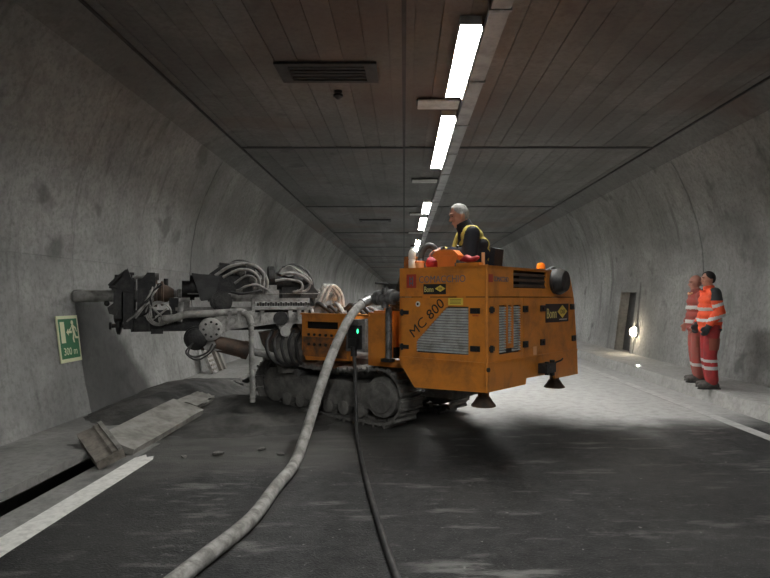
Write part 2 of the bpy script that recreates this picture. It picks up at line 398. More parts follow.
# road, walkways
bm = bmesh.new(); box(bm, -2.94, 4.72, -34, 130, -.3, 0); box(bm, -4.2, -2.94, -34, 130, -.45, -.35)
floor = link('floor', finish(bm, 'floor'), 'road_asphalt'); tag(floor, kind='structure')
def f(bm):
    prism(bm, [(-2.69, -34), (-2.49, -34), (-2.49, 5.95), (-2.53, 6.06), (-2.58, 6.02), (-2.63, 6.12), (-2.69, 6.0)], 'z', 0, .004)
part('edge_line', 'line_paint', floor, f)
def f(bm): box(bm, -2.94, -2.68, -34, 6.6, .0, .003)
part('gutter_strip', 'walkway_dirty', floor, f)
part('edge_line', 'dusty_line', floor, lambda bm: box(bm, 4.1, 4.26, -34, 130, 0, .004))
bm = bmesh.new(); prism(bm, [(-4.05, -.35), (-3.55, -.35), (-3.52, .03), (-3.05, .05), (-3.05, .13), (-4.05, .13)], 'y', -34, 130)
tag(link('walkway_left', finish(bm, 'walkway_left', .006), 'walkway_dirty'), kind='structure')
bm = bmesh.new(); prism(bm, [(4.66, -.05), (5.9, -.05), (5.9, .2), (4.73, .2), (4.71, .19)], 'y', -34, 130)
kr = link('walkway_right', finish(bm, 'walkway_right', .006), 'walkway_concrete'); tag(kr, kind='structure')
bm = bmesh.new(); box(bm, -5, 7, 130, 130.2, -.5, 5); tag(link('wall_back', finish(bm, 'wall_back'), 'wall_concrete'), kind='structure')
bm = bmesh.new(); box(bm, -5, 7, -34.2, -34, -.5, 5); tag(link('wall_front', finish(bm, 'wall_front'), 'hatch'), kind='structure')

# ------------------------------------------------------------------ ceiling lamps and fittings
def lamp(y0, y1, label, lit=True):
    t = empty('tube_lamp', (.71, (y0 + y1) / 2, CEIL)); L = (y1 - y0) / 2
    part('housing', 'plate_grey', t, lambda bm: box(bm, -.115, .115, -L, L, -.085, -.016), bevel=.01)
    part('diffuser', 'tube', t, lambda bm: box(bm, -.1, .1, -L + .02, L - .02, -.10, -.086))
    for q in (-1, 1): part('side_reflector', 'plate_grey', t, lambda bm: prism(bm, [(q * .105, -.086), (q * .112, -.086), (q * .128, -.15), (q * .121, -.15)], 'y', -L, L), smooth=False)
    for s in (-1, 1): part('end_cap', 'plate_grey', t, lambda bm: box(bm, -.115, .115, s * L - .012, s * L + .012, -.105, -.016), bevel=.008)
    tag(t, label, 'lamp', 'ceiling tube lamps')
lamp(6.35, 8.65, 'bright tube lamp on the ceiling just before the wide pale plate')
lamp(9.55, 13.4, 'longest bright ceiling tube lamp between the two pale ceiling plates')
lamp(18.2, 20.6, 'bright ceiling tube lamp before the third pale plate')
lamp(21.7, 25.6, 'bright ceiling tube lamp beyond the third pale plate')
lamp(30.2, 32.6, 'distant ceiling tube lamp seen above the white bottle on the machine')
for k in range(1, 8): lamp(30.2 + 12 * k, 32.6 + 12 * k, 'far ceiling tube lamp deep inside the tunnel'); 
for k in range(0, 8): lamp(33.6 + 12 * k, 37.4 + 12 * k, 'far ceiling tube lamp deep inside the tunnel')
for y0, y1 in ((-2.5, 1.4), (-5.8, -3.4)): lamp(y0, y1, 'ceiling tube lamp on the tunnel stretch behind the wide plate')
for y, lab in ((9.12, 'wide pale plate across the ceiling between two bright lamps'), (15.1, 'pale ceiling plate beyond the longest bright lamp'), (21.1, 'small pale ceiling plate between the two further lamps'), (27.1, 'furthest small pale ceiling plate beyond the lamps')):
    t = empty('ceiling_plate', (.52, y, CEIL))
    part('panel', 'plate_grey', t, lambda bm: box(bm, -.31, .31, -.2, .2, -.07, -.045), bevel=.006)
    part('bracket', 'hatch', t, lambda bm: (box(bm, -.33, -.28, -.12, .12, -.045, -.016), box(bm, .28, .33, -.12, .12, -.045, -.016)))
    tag(t, lab, 'ceiling plate', 'pale ceiling plates')
t = empty('cable_tray', (.965, 0, CEIL))
for k in range(-10, 24):
    part('tray_section', 'tray', t, lambda bm: prism(bm, [(-.10, -.03), (-.10, -.12), (.10, -.12), (.10, -.03), (.09, -.03), (.09, -.11), (-.09, -.11), (-.09, -.03)], 'y', -.985, .985), smooth=False, loc=(0, 2.0 * k + 1, 0))
    part('hanger', 'steel', t, lambda bm: (box(bm, -.115, .115, -.02, .02, -.134, -.122), box(bm, -.115, -.103, -.02, .02, -.13, -.016), box(bm, .103, .115, -.02, .02, -.13, -.016)), loc=(0, 2.0 * k, 0))
tag(t, 'long grey cable tray running beside the ceiling lamps', 'cable tray')
t = empty('ceiling_hatch', (-1.0, 7.9, CEIL))
part('frame', 'hatch', t, lambda bm: (box(bm, -.65, .65, -.33, -.25, -.05, -.016), box(bm, -.65, .65, .25, .33, -.05, -.016), box(bm, -.65, -.5, -.25, .25, -.05, -.016), box(bm, .5, .65, -.25, .25, -.05, -.016)), bevel=.005)
part('cover', 'black_paint', t, lambda bm: box(bm, -.5, .5, -.25, .25, -.03, -.016))
for i in range(4): part('slat', 'hatch', t, lambda bm: box(bm, -.49, .49, -.2 + i * .115, -.15 + i * .115, -.045, -.03))
tag(t, 'dark rectangular ventilation hatch in the ceiling nearer the small detector', 'hatch')
t = empty('ceiling_hatch', (-1.1, 23.0, CEIL))
part('frame', 'hatch', t, lambda bm: box(bm, -.6, .6, -.3, .3, -.05, -.016), bevel=.005)
part('slat', 'black_paint', t, lambda bm: box(bm, -.5, .5, -.2, .2, -.06, -.05))
tag(t, 'narrow dark hatch further along the tunnel ceiling', 'hatch')
t = empty('smoke_detector', (-.95, 8.65, CEIL))
part('base', 'black_paint', t, lambda bm: cyl(bm, (0, 0, -.016), (0, 0, -.05), .06, .055))
part('head', 'black_paint', t, lambda bm: lathe(bm, (0, 0, -.05), (0, 0, -.2), [(0, .035), (.02, .07), (.05, .07), (.07, .04), (.09, .015)]))
tag(t, 'small black detector hanging from the ceiling beside the dark hatch', 'detector')
# wall lamp and kerb light on the right
wx = 2 * CX - prof_x(.75)
t = empty('wall_lamp', (wx, 15.0, .75))
part('back_plate', 'plate_grey', t, lambda bm: cyl(bm, (-.005, 0, 0), (-.05, 0, 0), .13))
part('bulb', 'bulb', t, lambda bm: ball(bm, (-.09, 0, .02), .085))
part('guard', 'steel', t, lambda bm: (tube(bm, [(-.05, 0, .13), (-.16, 0, .09), (-.18, 0, 0), (-.16, 0, -.09), (-.05, 0, -.13)], .007, 6), tube(bm, [(-.05, .13, 0), (-.16, .09, 0), (-.18, 0, 0), (-.16, -.09, 0), (-.05, -.13, 0)], .007, 6)))
tag(t, 'round lit lamp low on the concrete wall beside the niche', 'lamp')
t = empty('kerb_light', (4.8, 12.3, .2))
part('body', 'plate_grey', t, lambda bm: prism(bm, [(-.06, 0), (.06, 0), (.04, .035), (-.04, .035)], 'y', -.05, .05), bevel=.004)
part('lens', 'led_white', t, lambda bm: ball(bm, (-.02, -.045, .02), (.02, .02, .014)))
tag(t, 'small white marker light on the kerb edge', 'light')

# ------------------------------------------------------------------ the drilling rig
CO = Vector((.83, 6.0, 0)); RZ = R(141)
rig = empty('drilling_rig', CO, RZ)
tag(rig, 'orange crawler drilling rig with its mast set against the tunnel wall', 'drilling rig')
def rp(name, material, fn, parent=None, **kw): return part(name, material, parent or rig, fn, **kw)
# --- engine housing: dark core with orange panels
rear = lambda z: {.65: -2.25}.get(z) or (-2.25 + (z - .65) * .107 if z < .93 else -2.22 + (z - .93) * .138 if z < 1.58 else -2.13 + (z - 1.58) * .47)
def f(bm):
    prism(bm, [(-.03, .72), (-2.2, .72), (-2.19, .93), (-2.1, 1.58), (-1.98, 1.86), (-.72, 1.86), (-.72, 1.58), (-.03, 1.58)], 'x', .03, .48)
    box(bm, .48, 1.1, -2.15, -.03, .92, 1.42)
    box(bm, .48, 1.1, -2.1, -1.3, 1.42, 1.88)
hs = rp('engine_housing', 'black_paint', f)
TH = .03
def side_panel(name, x0, x1, z0, z1, mt='orange'): return part(name, mt, hs, lambda bm: box(bm, x0, x1, -TH, 0, z0, z1), bevel=.006)
side_panel('side_top_panel', .0, 1.13, 1.615, 1.93)
# the side door frames the louvre field: its outline is built of strips round the field
FIELD = [(.22, 1.015), (.9, 1.0), (.9, 1.13), (.49, 1.51), (.23, 1.51)]
def f(bm):
    prism(bm, [(.004, .945), (.22, .945), (.22, 1.515), (.23, 1.515), (.23, 1.606), (.004, 1.606)], 'y', -TH, 0)
    prism(bm, [(.22, .945), (1.126, .945), (1.126, 1.005), (.22, 1.015)], 'y', -TH, 0)
    prism(bm, [(.9, 1.003), (1.126, 1.003), (1.126, 1.606), (.49, 1.606), (.49, 1.51), (.9, 1.13)], 'y', -TH, 0)
    box(bm, .23, .49, -TH, 0, 1.51, 1.606)
door = part('side_door', 'orange', hs, f, smooth=False)
def f(bm): prism(bm, [(.0, .65), (.92, .62), (1.13, .88), (1.13, .94), (.0, .94)], 'y', -TH, 0)
part('side_skirt', 'orange', hs, f, bevel=.005)
part('side_rail', 'orange', hs, lambda bm: box(bm, .0, 1.13, 0, .012, .925, .95), bevel=.004)
n = 17
for i in range(n):
    z = 1.02 + (1.50 - 1.02) * (i + .5) / n
    x1 = .9 if z < 1.13 else .9 - (z - 1.13) / .38 * .41
    part('louvre_slat', 'grille', hs, lambda bm: prism(bm, [(-.026, z - .012), (-.004, z - .010), (-.004, z + .002), (-.026, z + .012)], 'x', .232, x1 - .008), smooth=False)
# rear face
def rearpoly(name, pts, mt='orange', bevel=.006): return part(name, mt, hs, lambda bm: prism(bm, pts, 'x', 0, TH), bevel=bevel)
rearpoly('rear_top_panel', [(-.0, 1.615), (-.54, 1.615), (-.54, 1.93), (-.0, 1.93)])
rearpoly('rear_top_panel', [(-.54, 1.615), (-1.34, 1.615), (-1.34, 1.71), (-.54, 1.71)])
rearpoly('rear_top_panel', [(-.54, 1.905), (-1.34, 1.905), (-1.34, 1.93), (-.54, 1.93)])
rearpoly('rear_top_panel', [(-1.34, 1.615), (-2.12, 1.615), (-2.0, 1.87), (-1.9, 1.93), (-1.34, 1.93)])
for i in range(3):
    z = 1.735 + i * .062
    part('vent_slat', 'brown_rust', hs, lambda bm: prism(bm, [(.004, z - .018), (.03, z + .016), (.045, z + .016), (.018, z - .018)], 'y', -1.335, -.545), smooth=False)
def f(bm):
    prism(bm, [(-.004, .95), (-.76, .95), (-.76, 1.015), (-.004, 1.015)], 'x', 0, TH)
    prism(bm, [(-.004, 1.525), (-.76, 1.525), (-.76, 1.606), (-.004, 1.606)], 'x', 0, TH)
    prism(bm, [(-.004, 1.015), (-.24, 1.015), (-.24, 1.525), (-.004, 1.525)], 'x', 0, TH)
    prism(bm, [(-.71, 1.015), (-.76, 1.015), (-.76, 1.525), (-.71, 1.525)], 'x', 0, TH)
    for a, b in ((-.395, -.43), (-.51, -.545)): prism(bm, [(a, 1.1), (b, 1.1), (b, 1.525), (a, 1.525)], 'x', 0, TH)
    prism(bm, [(-.395, 1.07), (-.545, 1.07), (-.545, 1.12), (-.395, 1.12)], 'x', 0, TH)
part('rear_door', 'orange', hs, f, smooth=False)
for a, b in ((-.245, -.39), (-.435, -.505), (-.55, -.705)):
    for i in range(18):
        z = 1.03 + .485 * (i + .5) / 18
        if a == -.435 and z < 1.12: continue
        part('vent_slat', 'grille', hs, lambda bm: prism(bm, [(.004, z - .010), (.026, z - .012), (.026, z + .010), (.004, z + .001)], 'y', b, a), smooth=False)
rearpoly('rear_door', [(-.77, .95), (-2.212, .95), (-2.126, 1.606), (-.77, 1.606)])
rearpoly('rear_skirt', [(0, .65), (-.82, .645), (-.84, .71), (-1.55, .70), (-1.58, .63), (-2.25, .62), (-2.22, .94), (0, .94)])
part('rear_rail', 'orange', hs, lambda bm: box(bm, -.012, 0, -2.21, 0, .925, .95), bevel=.004)
part('corner_post', 'orange', hs, lambda bm: cyl(bm, (.008, -.008, .65), (.008, -.008, 1.935), .016, n=10))
# roof and far side
def f(bm):
    prism(bm, [(-.7, 1.93), (-1.9, 1.93), (-1.9, 1.90), (-.7, 1.90)], 'x', .0, .50)
    box(bm, 0, .12, -.72, 0, 1.90, 1.93); box(bm, .1, .42, -.2, 0, 1.90, 1.93)
    prism(bm, [(-1.3, 1.93), (-1.9, 1.93), (-1.9, 1.90), (-1.3, 1.90)], 'x', .50, 1.13)
part('roof_panel', 'orange', hs, f, bevel=.008)
part('far_side_panel', 'orange', hs, lambda bm: prism(bm, [(-2.25, .62), (-2.22, .93), (-2.13, 1.58), (-2.0, 1.87), (-1.9, 1.93), (-1.93, 1.9), (-2.1, 1.58), (-2.19, .93), (-2.22, .62)], 'x', .0, 1.13), smooth=False)
part('front_panel', 'orange', hs, lambda bm: box(bm, 1.10, 1.13, -2.13, 0, .9, 1.6), bevel=.006)
# hinges, latches, bits on the doors
for x, z in ((1.07, 1.44), (1.07, 1.06)):
    part('hinge', 'black_paint', hs, lambda bm: (box(bm, x - .07, x + .05, 0, .014, z - .022, z + .022), cyl(bm, (x + .02, .012, z - .035), (x + .02, .012, z + .035), .016, n=10)), bevel=.003)
for x, z in ((.135, 1.47), (.135, 1.085)):
    part('latch', 'black_paint', hs, lambda bm: (box(bm, x - .055, x + .055, 0, .016, z - .028, z + .028), cyl(bm, (x - .02, .016, z), (x - .02, .03, z), .014, n=10)), bevel=.006)
for y, z in ((-.07, 1.48), (-.07, 1.085)):
    part('hinge', 'dark_steel', hs, lambda bm: (box(bm, -.014, 0, y - .06, y + .03, z - .022, z + .022), cyl(bm, (-.014, y, z - .035), (-.014, y, z + .035), .018, n=10)), bevel=.003)
for y, z in ((-.80, 1.48), (-.80, 1.09), (-1.22, 1.48), (-1.22, 1.09), (-2.05, 1.49), (-2.1, 1.09)):
    part('latch', 'black_paint', hs, lambda bm: (box(bm, -.02, 0, y - .05, y + .05, z - .035, z + .035), cyl(bm, (-.03, y, z), (-.02, y, z), .016, n=10)), bevel=.006)
part('keyhole', 'white_paint', hs, lambda bm: cyl(bm, (.87, 0, 1.535), (.87, .006, 1.535), .03, n=16))
part('keyhole', 'black_paint', hs, lambda bm: cyl(bm, (.87, .006, 1.535), (.87, .01, 1.535), .013, n=10))
part('bolt', 'dark_steel', hs, lambda bm: cyl(bm, (-.0, -.01, .88), (-.02, -.01, .88), .025, n=6))
part('patch', 'cream_plastic', hs, lambda bm: box(bm, -.003, 0, -1.08, -1.0, .955, 1.05))
part('tow_hitch', 'dark_steel', hs, lambda bm: (box(bm, -.11, 0, -1.36, -1.12, .74, .85), cyl(bm, (-.08, -1.32, .7), (-.08, -1.32, .88), .03), cyl(bm, (-.08, -1.18, .72), (-.08, -1.18, .87), .025), tube(bm, [(-.05, -1.36, .83), (-.1, -1.5, .86), (-.06, -1.65, .87)], .01, 6)), bevel=.008)
# writing and marks
SX, SY = (-1, 0, 0), (0, 0, 1)
text('lettering', 'COMACCHIO', .105, 'blue_text', hs, (.855, .002, 1.765), SX, SY, width=.6)
part('emblem', 'red_logo', hs, lambda bm: box(bm, .895, 1.03, 0, .003, 1.71, 1.86))
part('emblem', 'blue_text', hs, lambda bm: (box(bm, .935, .95, .003, .005, 1.735, 1.835), box(bm, .975, .99, .003, .005, 1.735, 1.835), box(bm, .935, .99, .003, .005, 1.80, 1.815), box(bm, .935, .99, .003, .005, 1.755, 1.77)))
part('sticker', 'black_paint', hs, lambda bm: box(bm, .50, .795, 0, .003, 1.64, 1.75))
text('sticker_lettering', 'Bonn', .085, 'pale_yellow', hs, (.78, .005, 1.665), SX, SY, width=.12)
part('sticker_diamond', 'yellow', hs, lambda bm: prism(bm, [(.64, 1.70), (.57, 1.735), (.50 + .005, 1.70), (.57, 1.665)], 'y', .003, .0055))
text('sticker_lettering', 'DSI', .03, 'black_paint', hs, (.593, .0065, 1.69), SX, SY, width=.045)
part('warning_plate', 'yellow', hs, lambda bm: box(bm, .285, .47, 0, .003, 1.525, 1.6))
for i in range(4): part('print_line', 'black_paint', hs, lambda bm: box(bm, .31, .445, .003, .004, 1.54 + .014 * i, 1.544 + .014 * i))
text('lettering', 'MC 800', .155, 'black_paint', hs, (.925, .002, 1.165), (-.46, 0, .40), (.40, 0, .46), width=.55)
part('print_line', 'red_logo', hs, lambda bm: box(bm, .1, .17, 0, .002, 1.415, 1.425))
RX = (0, -1, 0)
text('lettering', 'COMACCHIO', .075, 'blue_text', hs, (-.002, -.13, 1.77), RX, SY, width=.30)
part('emblem', 'red_logo', hs, lambda bm: box(bm, -.003, 0, -.11, -.03, 1.76, 1.84))
part('sticker', 'black_paint', hs, lambda bm: box(bm, -.003, 0, -1.95, -1.31, 1.31, 1.53))
text('sticker_lettering', 'Bonn', .17, 'pale_yellow', hs, (-.005, -1.34, 1.36), RX, SY, width=.26)
part('sticker_diamond', 'yellow', hs, lambda bm: prism(bm, [(-1.63, 1.435), (-1.77, 1.515), (-1.91, 1.435), (-1.77, 1.355)], 'x', -.0055, -.003))
part('print_line', 'white_paint', hs, lambda bm: box(bm, -.0045, -.003, -1.9, -1.68, 1.335, 1.345))
text('sticker_lettering', 'DSI', .07, 'black_paint', hs, (-.0065, -1.715, 1.41), RX, SY, width=.11)
# beacon, air filter, jacks
bc = rp('beacon', 'beacon', lambda bm: lathe(bm, (.2, -1.6, 1.95), (.2, -1.6, 2.1), [(0, .055), (.05, .052), (.075, .04), (.085, .015)], 16))
part('beacon_base', 'black_paint', bc, lambda bm: cyl(bm, (.2, -1.6, 1.925), (.2, -1.6, 1.955), .062, n=16))
af = rp('air_filter', 'rubber', lambda bm: lathe(bm, (.40, -1.56, 1.80), (-.15, -1.56, 1.80), [(0, .13), (.25, .15), (.32, .15), (.33, .165), (.36, .165), (.37, .15), (.43, .15), (.44, .162), (.47, .162), (.5, .145), (.545, .12)], 24))
part('clamp_band', 'steel', af, lambda bm: lathe(bm, (.06, -1.6, 1.81), (.02, -1.6, 1.81), [(0, .168), (.03, .168)], 24))
for y in (-.26, -1.98):
    j = rp('jack_leg', 'orange_muddy', lambda bm: (cyl(bm, (.2, y, .54), (.2, y, .8), .06), box(bm, .1, .3, y - .1, y + .1, .62, .72)), bevel=0)
    part('jack_pad', 'brown_rust', j, lambda bm: lathe(bm, (.2, y, .56), (.2, y, .46), [(0, .07), (.05, .10), (.085, .13), (.1, .13)], 16))
# chassis, centre and far frame
rp('chassis', 'track_mud', lambda bm: (box(bm, .95, 3.5, -1.5, -.78, .38, .78), box(bm, 1.6, 2.1, -1.9, -.4, .3, .5), box(bm, 3.2, 3.6, -1.9, -.4, .3, .48)), bevel=.02)
# --- deck in front of the housing
def f(bm):
    y0, y1 = -.34, -.3
    box(bm, 2.19, 3.1, y0, y1, 1.285, 1.385); box(bm, 2.19, 2.41, y0, y1, 1.19, 1.285); box(bm, 3.03, 3.1, y0, y1, 1.19, 1.285)
    prism(bm, [(2.19, .8), (3.02, .76), (3.1, .9), (3.1, 1.19), (2.19, 1.19)], 'y', y0, y1)
    box(bm, 2.19, 3.1, -1.6, -.34, 1.33, 1.37); box(bm, 3.05, 3.1, -1.2, -.34, .85, 1.33)
dk = rp('front_deck', 'orange', f, bevel=.008)
part('slot_lining', 'black_void', dk, lambda bm: box(bm, 2.36, 3.05, -.42, -.36, 1.15, 1.32))
part('mud_panel', 'orange_muddy', dk, lambda bm: box(bm, 2.25, 3.08, -.3, -.292, .82, 1.08))
for i in range(6):
    part('bolt', 'dark_steel', dk, lambda bm: cyl(bm, (2.4 + i * .11, -.292, 1.11), (2.4 + i * .11, -.275, 1.11), .02, n=6))
    part('bolt', 'dark_steel', dk, lambda bm: cyl(bm, (2.4 + i * .11, -.292, .98), (2.4 + i * .11, -.275, .98), .02, n=6))
part('deck_edge', 'orange', dk, lambda bm: box(bm, 1.85, 3.12, -.36, -.285, 1.375, 1.395), bevel=.005)
mid = rp('side_bracket', 'orange', lambda bm: (box(bm, 1.58, 1.88, -.34, -.3, .8, 1.42), box(bm, 1.13, 1.88, -.34, -.3, .77, .86), box(bm, 1.16, 1.88, -.7, -.3, .77, .8), box(bm, 1.09, 1.95, -.52, -.48, .86, 1.44)), bevel=.008)
part('post', 'steel', mid, lambda bm: cyl(bm, (1.52, -.27, .84), (1.52, -.27, 1.50), .04))
part('post_foot', 'dark_steel', mid, lambda bm: box(bm, 1.45, 1.59, -.3, -.2, .84, .88), bevel=.005)
part('recess', 'black_void', mid, lambda bm: box(bm, 1.16, 1.56, -.47, -.40, .87, 1.0))
rp('far_deck_rail', 'orange', lambda bm: (box(bm, 1.2, 3.0, -1.98, -1.9, 1.25, 1.64), box(bm, 1.2, 3.0, -2.0, -1.86, 1.63, 1.66)), bevel=.008)
cb = rp('control_box', 'dusty_steel', lambda bm: box(bm, 1.89, 2.21, -.34, -.25, .93, 1.33), bevel=.012)
part('instrument', 'black_paint', cb, lambda bm: (box(bm, 1.94, 2.14, -.25, -.21, .97, 1.26), box(bm, 1.97, 2.1, -.21, -.18, .99, 1.1)), bevel=.015)
part('indicator_lamp', 'led_green', cb, lambda bm: ball(bm, (1.975, -.215, 1.19), (.018, .012, .034)))
part('plug', 'black_paint', cb, lambda bm: cyl(bm, (2.03, -.2, .88), (2.03, -.2, 1.0), .04))
# coupling with the thick hose
cp = rp('hose_coupling', 'steel', lambda bm: (cyl(bm, (1.78, -.16, 1.585), (1.2, -.2, 1.62), .06), cyl(bm, (1.62, -.17, 1.60), (1.56, -.17, 1.60), .09), cyl(bm, (1.42, -.18, 1.61), (1.36, -.18, 1.61), .09), cyl(bm, (1.5, -.18, 1.48), (1.5, -.18, 1.72), .045)))
part('valve_handle', 'dark_steel', cp, lambda bm: (cyl(bm, (1.5, -.18, 1.72), (1.5, -.18, 1.76), .015), cyl(bm, (1.44, -.18, 1.76), (1.62, -.14, 1.78), .014)))
rp('intake_hose', 'rubber', lambda bm: tube(bm, [(1.2, -.35, 1.95), (1.32, -.4, 1.86), (1.5, -.55, 1.72), (1.7, -.7, 1.6), (1.85, -.8, 1.42)], .1, 16, 8, ridge=.06))
rp('breather_pipe', 'plate_grey', lambda bm: tube(bm, [(1.17, -.2, 1.5), (1.17, -.2, 1.7), (1.18, -.2, 1.82), (1.24, -.22, 1.86)], .04, 10))
# loose hydraulic lines over the deck
for k in range(7):
    a = random.uniform; x0 = 1.9 + .2 * k
    rp('hydraulic_line', 'rubber' if k % 3 else 'sleeve', lambda bm: tube(bm, [(x0, -.5 - .1 * (k % 3), 1.38), (x0 + .15, -.6, 1.45 + .03 * (k % 3)), (x0 + .4, -.75, 1.46 + .05 * (k % 2)), (x0 + .7, -.9, 1.42)], .025 + .008 * (k % 2), 8))
# operator cockpit
ck = rp('operator_seat', 'black_cloth', lambda bm: (box(bm, .22, .66, -.66, -.22, 1.62, 1.76), prism(bm, [(.2, 1.7), (.28, 1.7), (.21, 2.15), (.15, 2.13)], 'y', -.60, -.42)), bevel=.03)
part('seat_post', 'cream_plastic', ck, lambda bm: cyl(bm, (.13, -.14, 1.93), (.13, -.14, 2.07), .018))
part('armrest', 'orange', ck, lambda bm: box(bm, .12, .40, -.16, -.04, 1.93, 1.965), bevel=.012)
rp('cockpit_floor', 'dark_steel', lambda bm: box(bm, .5, 1.1, -1.3, -.05, 1.42, 1.46))
con = rp('control_console', 'bright_orange', lambda bm: prism(bm, [(.66, 1.88), (.67, 2.0), (.735, 2.055), (.69, 2.09), (.58, 2.105), (.46, 2.095), (.40, 2.05), (.43, 1.99), (.43, 1.88)], 'y', -.27, -.08), bevel=.02)
part('console_top', 'bright_orange', con, lambda bm: prism(bm, [(.745, 2.055), (.69, 2.105), (.58, 2.12), (.46, 2.11), (.39, 2.05)], 'y', -.28, -.07), bevel=.015)
for i in range(3): part('control_lever', 'black_paint', con, lambda bm: (cyl(bm, (.48 + .09 * i, -.2, 2.1), (.5 + .09 * i, -.22, 2.15), .008, n=8), ball(bm, (.5 + .09 * i, -.22, 2.155), .016)))
part('bracket', 'steel', con, lambda bm: (box(bm, .31, .43, -.12, -.06, 1.93, 1.97), cyl(bm, (.30, -.09, 1.95), (.42, -.09, 1.985), .02)), bevel=.005)
rp('front_box', 'orange_muddy', lambda bm: (box(bm, 1.13, 1.27, -.42, -.25, 1.45, 2.08),), bevel=.01)
rp('cockpit_shelf', 'orange', lambda bm: box(bm, .74, 1.13, -.5, -.03, 1.90, 1.93), bevel=.005)

# --- crawler tracks
XC0, XC1, ZC, RT = 1.74, 3.82, .375, .30
def track(y_out, sign):
    fr = rp('track_frame', 'track_mud', lambda bm: prism(bm, [(1.95, .2), (3.7, .2), (3.8, .3), (3.75, .46), (3.6, .52), (2.0, .52), (1.9, .4)], 'y', min(y_out - sign * .08, y_out - sign * .42), max(y_out - sign * .08, y_out - sign * .42)), bevel=.03)
    ym = y_out - sign * .22
    yo = y_out - sign * .05; yi = y_out - sign * .38
    sp = part('drive_sprocket', 'track_mud', fr, lambda bm: lathe(bm, (XC0, yi, ZC), (XC0, yo + sign * .02, ZC), [(0, .24), (.12, .25), (.13, .17), (.24, .17), (.25, .25), (.33, .25), (.34, .2), (.36, .19), (.37, .1)], 18))
    part('idler', 'track_mud', fr, lambda bm: lathe(bm, (XC1, yi, ZC - .02), (XC1, yo, ZC - .02), [(0, .25), (.3, .25), (.31, .2), (.33, .08)], 20))
    for i in range(6):
        x = 2.12 + i * .28
        part('roller', 'track_mud', fr, lambda bm: lathe(bm, (x, yi, .17), (x, yo + sign * .01, .17), [(0, .085), (.1, .085), (.11, .06), (.23, .06), (.24, .09), (.33, .09), (.34, .05)], 14))
    part('carrier_roller', 'steel', fr, lambda bm: cyl(bm, (3.3, yi, .56), (3.3, yo, .56), .055))
    # shoes round the loop
    r = RT + .035; L = XC1 - XC0; per = 2 * L + 2 * math.pi * r; n = 37
    def shoe(bm):
        box(bm, -.08, .08, -.21, .21, -.012, .016)
        prism(bm, [(-.075, .014), (-.065, .05), (-.045, .05), (-.03, .014)], 'y', -.21, .21)
        prism(bm, [(.025, .014), (.035, .03), (.045, .03), (.055, .014)], 'y', -.21, .21)
        box(bm, -.06, .06, -.1, -.04, -.05, -.016); box(bm, -.06, .06, .04, .1, -.05, -.016)
    me = None
    for i in range(n):
        s = per * (i + .5) / n
        if s < L: x, z, a = XC0 + s, ZC + r, 0; z -= .07 * math.sin(math.pi * s / L)
        elif s < L + math.pi * r: t = (s - L) / r; x, z, a = XC1 + r * math.sin(t), ZC + r * math.cos(t), t
        elif s < 2 * L + math.pi * r: x, z, a = XC1 - (s - L - math.pi * r), ZC - r, math.pi
        else: t = (s - 2 * L - math.pi * r) / r; x, z, a = XC0 - r * math.sin(t), ZC - r * math.cos(t), math.pi + t
        if me is None:
            bm = bmesh.new(); shoe(bm); me = finish(bm, 'track_shoe', .004)
        link('track_shoe', me, 'track_mud', fr, (x, ym, z + .01), (0, a + random.uniform(-.03, .03), 0))
track(-.33, 1)
track(-1.92, -1)

# --- mast, drill head and boom stand in the mast's own frame
MW = Matrix.Translation((-4.2, 7.66, 0)) @ Matrix.Rotation(R(20), 4, 'Z')
RW = Matrix.Translation(CO) @ Matrix.Rotation(RZ, 4, 'Z')
ML = RW.inverted() @ MW
def mp_(name, material, fn, **kw):
    o = rp(name, material, fn, **kw); o.location = ML.translation; o.rotation_euler = ML.to_euler(); return o
def f(bm):
    box(bm, .66, 3.35, -.13, .13, 1.16, 1.33)
    box(bm, .62, 1.2, -.15, .15, 1.2, 1.44)
    box(bm, .9, 1.05, -.16, -.12, 1.13, 1.19)
mast = mp_('feed_mast', 'dark_steel', f, bevel=.012)
M = lambda n, mt, fn, **kw: part(n, mt, mast, fn, **kw)
for y in (-.11, .11): M('slide_rail', 'dusty_steel', lambda bm: box(bm, 1.2, 3.3, y - .035, y + .035, 1.43, 1.475), bevel=.006)
M('rail_web', 'dark_steel', lambda bm: box(bm, 1.2, 3.3, -.1, .1, 1.33, 1.43))
M('drill_casing', 'dusty_steel', lambda bm: lathe(bm, (-.02, 0, 1.625), (.9, 0, 1.625), [(0, .07), (.01, .082), (.1, .082), (.12, .074), (.55, .074), (.56, .076), (.92, .076)], 24))
M('casing_drip', 'dark_steel', lambda bm: ball(bm, (.37, -.02, 1.53), (.035, .035, .04)))
# breakout clamps: three dark jaw plates
def jaw(L0, L1, pts): return M('clamp_jaw', 'dark_steel', lambda bm: prism(bm, pts, 'x', L0, L1), bevel=.012)
jaw(.47, .56, [(-.24, 1.34), (-.1, 1.28), (.15, 1.3), (.27, 1.45), (.22, 1.78), (.05, 1.88), (-.12, 1.90), (-.2, 1.75), (-.27, 1.55)])
jaw(.58, .70, [(-.22, 1.2), (.2, 1.2), (.24, 1.5), (.2, 1.8), (.02, 1.94), (-.14, 1.93), (-.2, 1.72), (-.25, 1.5)])
jaw(.74, .88, [(-.2, 1.18), (.2, 1.18), (.22, 1.6), (.18, 1.84), (-.1, 1.88), (-.18, 1.84), (-.22, 1.5)])
M('clamp_arm', 'dark_steel', lambda bm: (tube(bm, [(.42, -.2, 1.75), (.5, -.18, 1.84), (.62, -.14, 1.95)], .028, 8), tube(bm, [(.42, -.2, 1.75), (.52, -.2, 1.72)], .026, 8, smooth=False)))
M('clamp_cylinder', 'dusty_steel', lambda bm: (cyl(bm, (.86, -.14, 1.88), (1.0, -.14, 1.88), .045), cyl(bm, (.68, -.14, 1.87), (.88, -.14, 1.88), .025)))
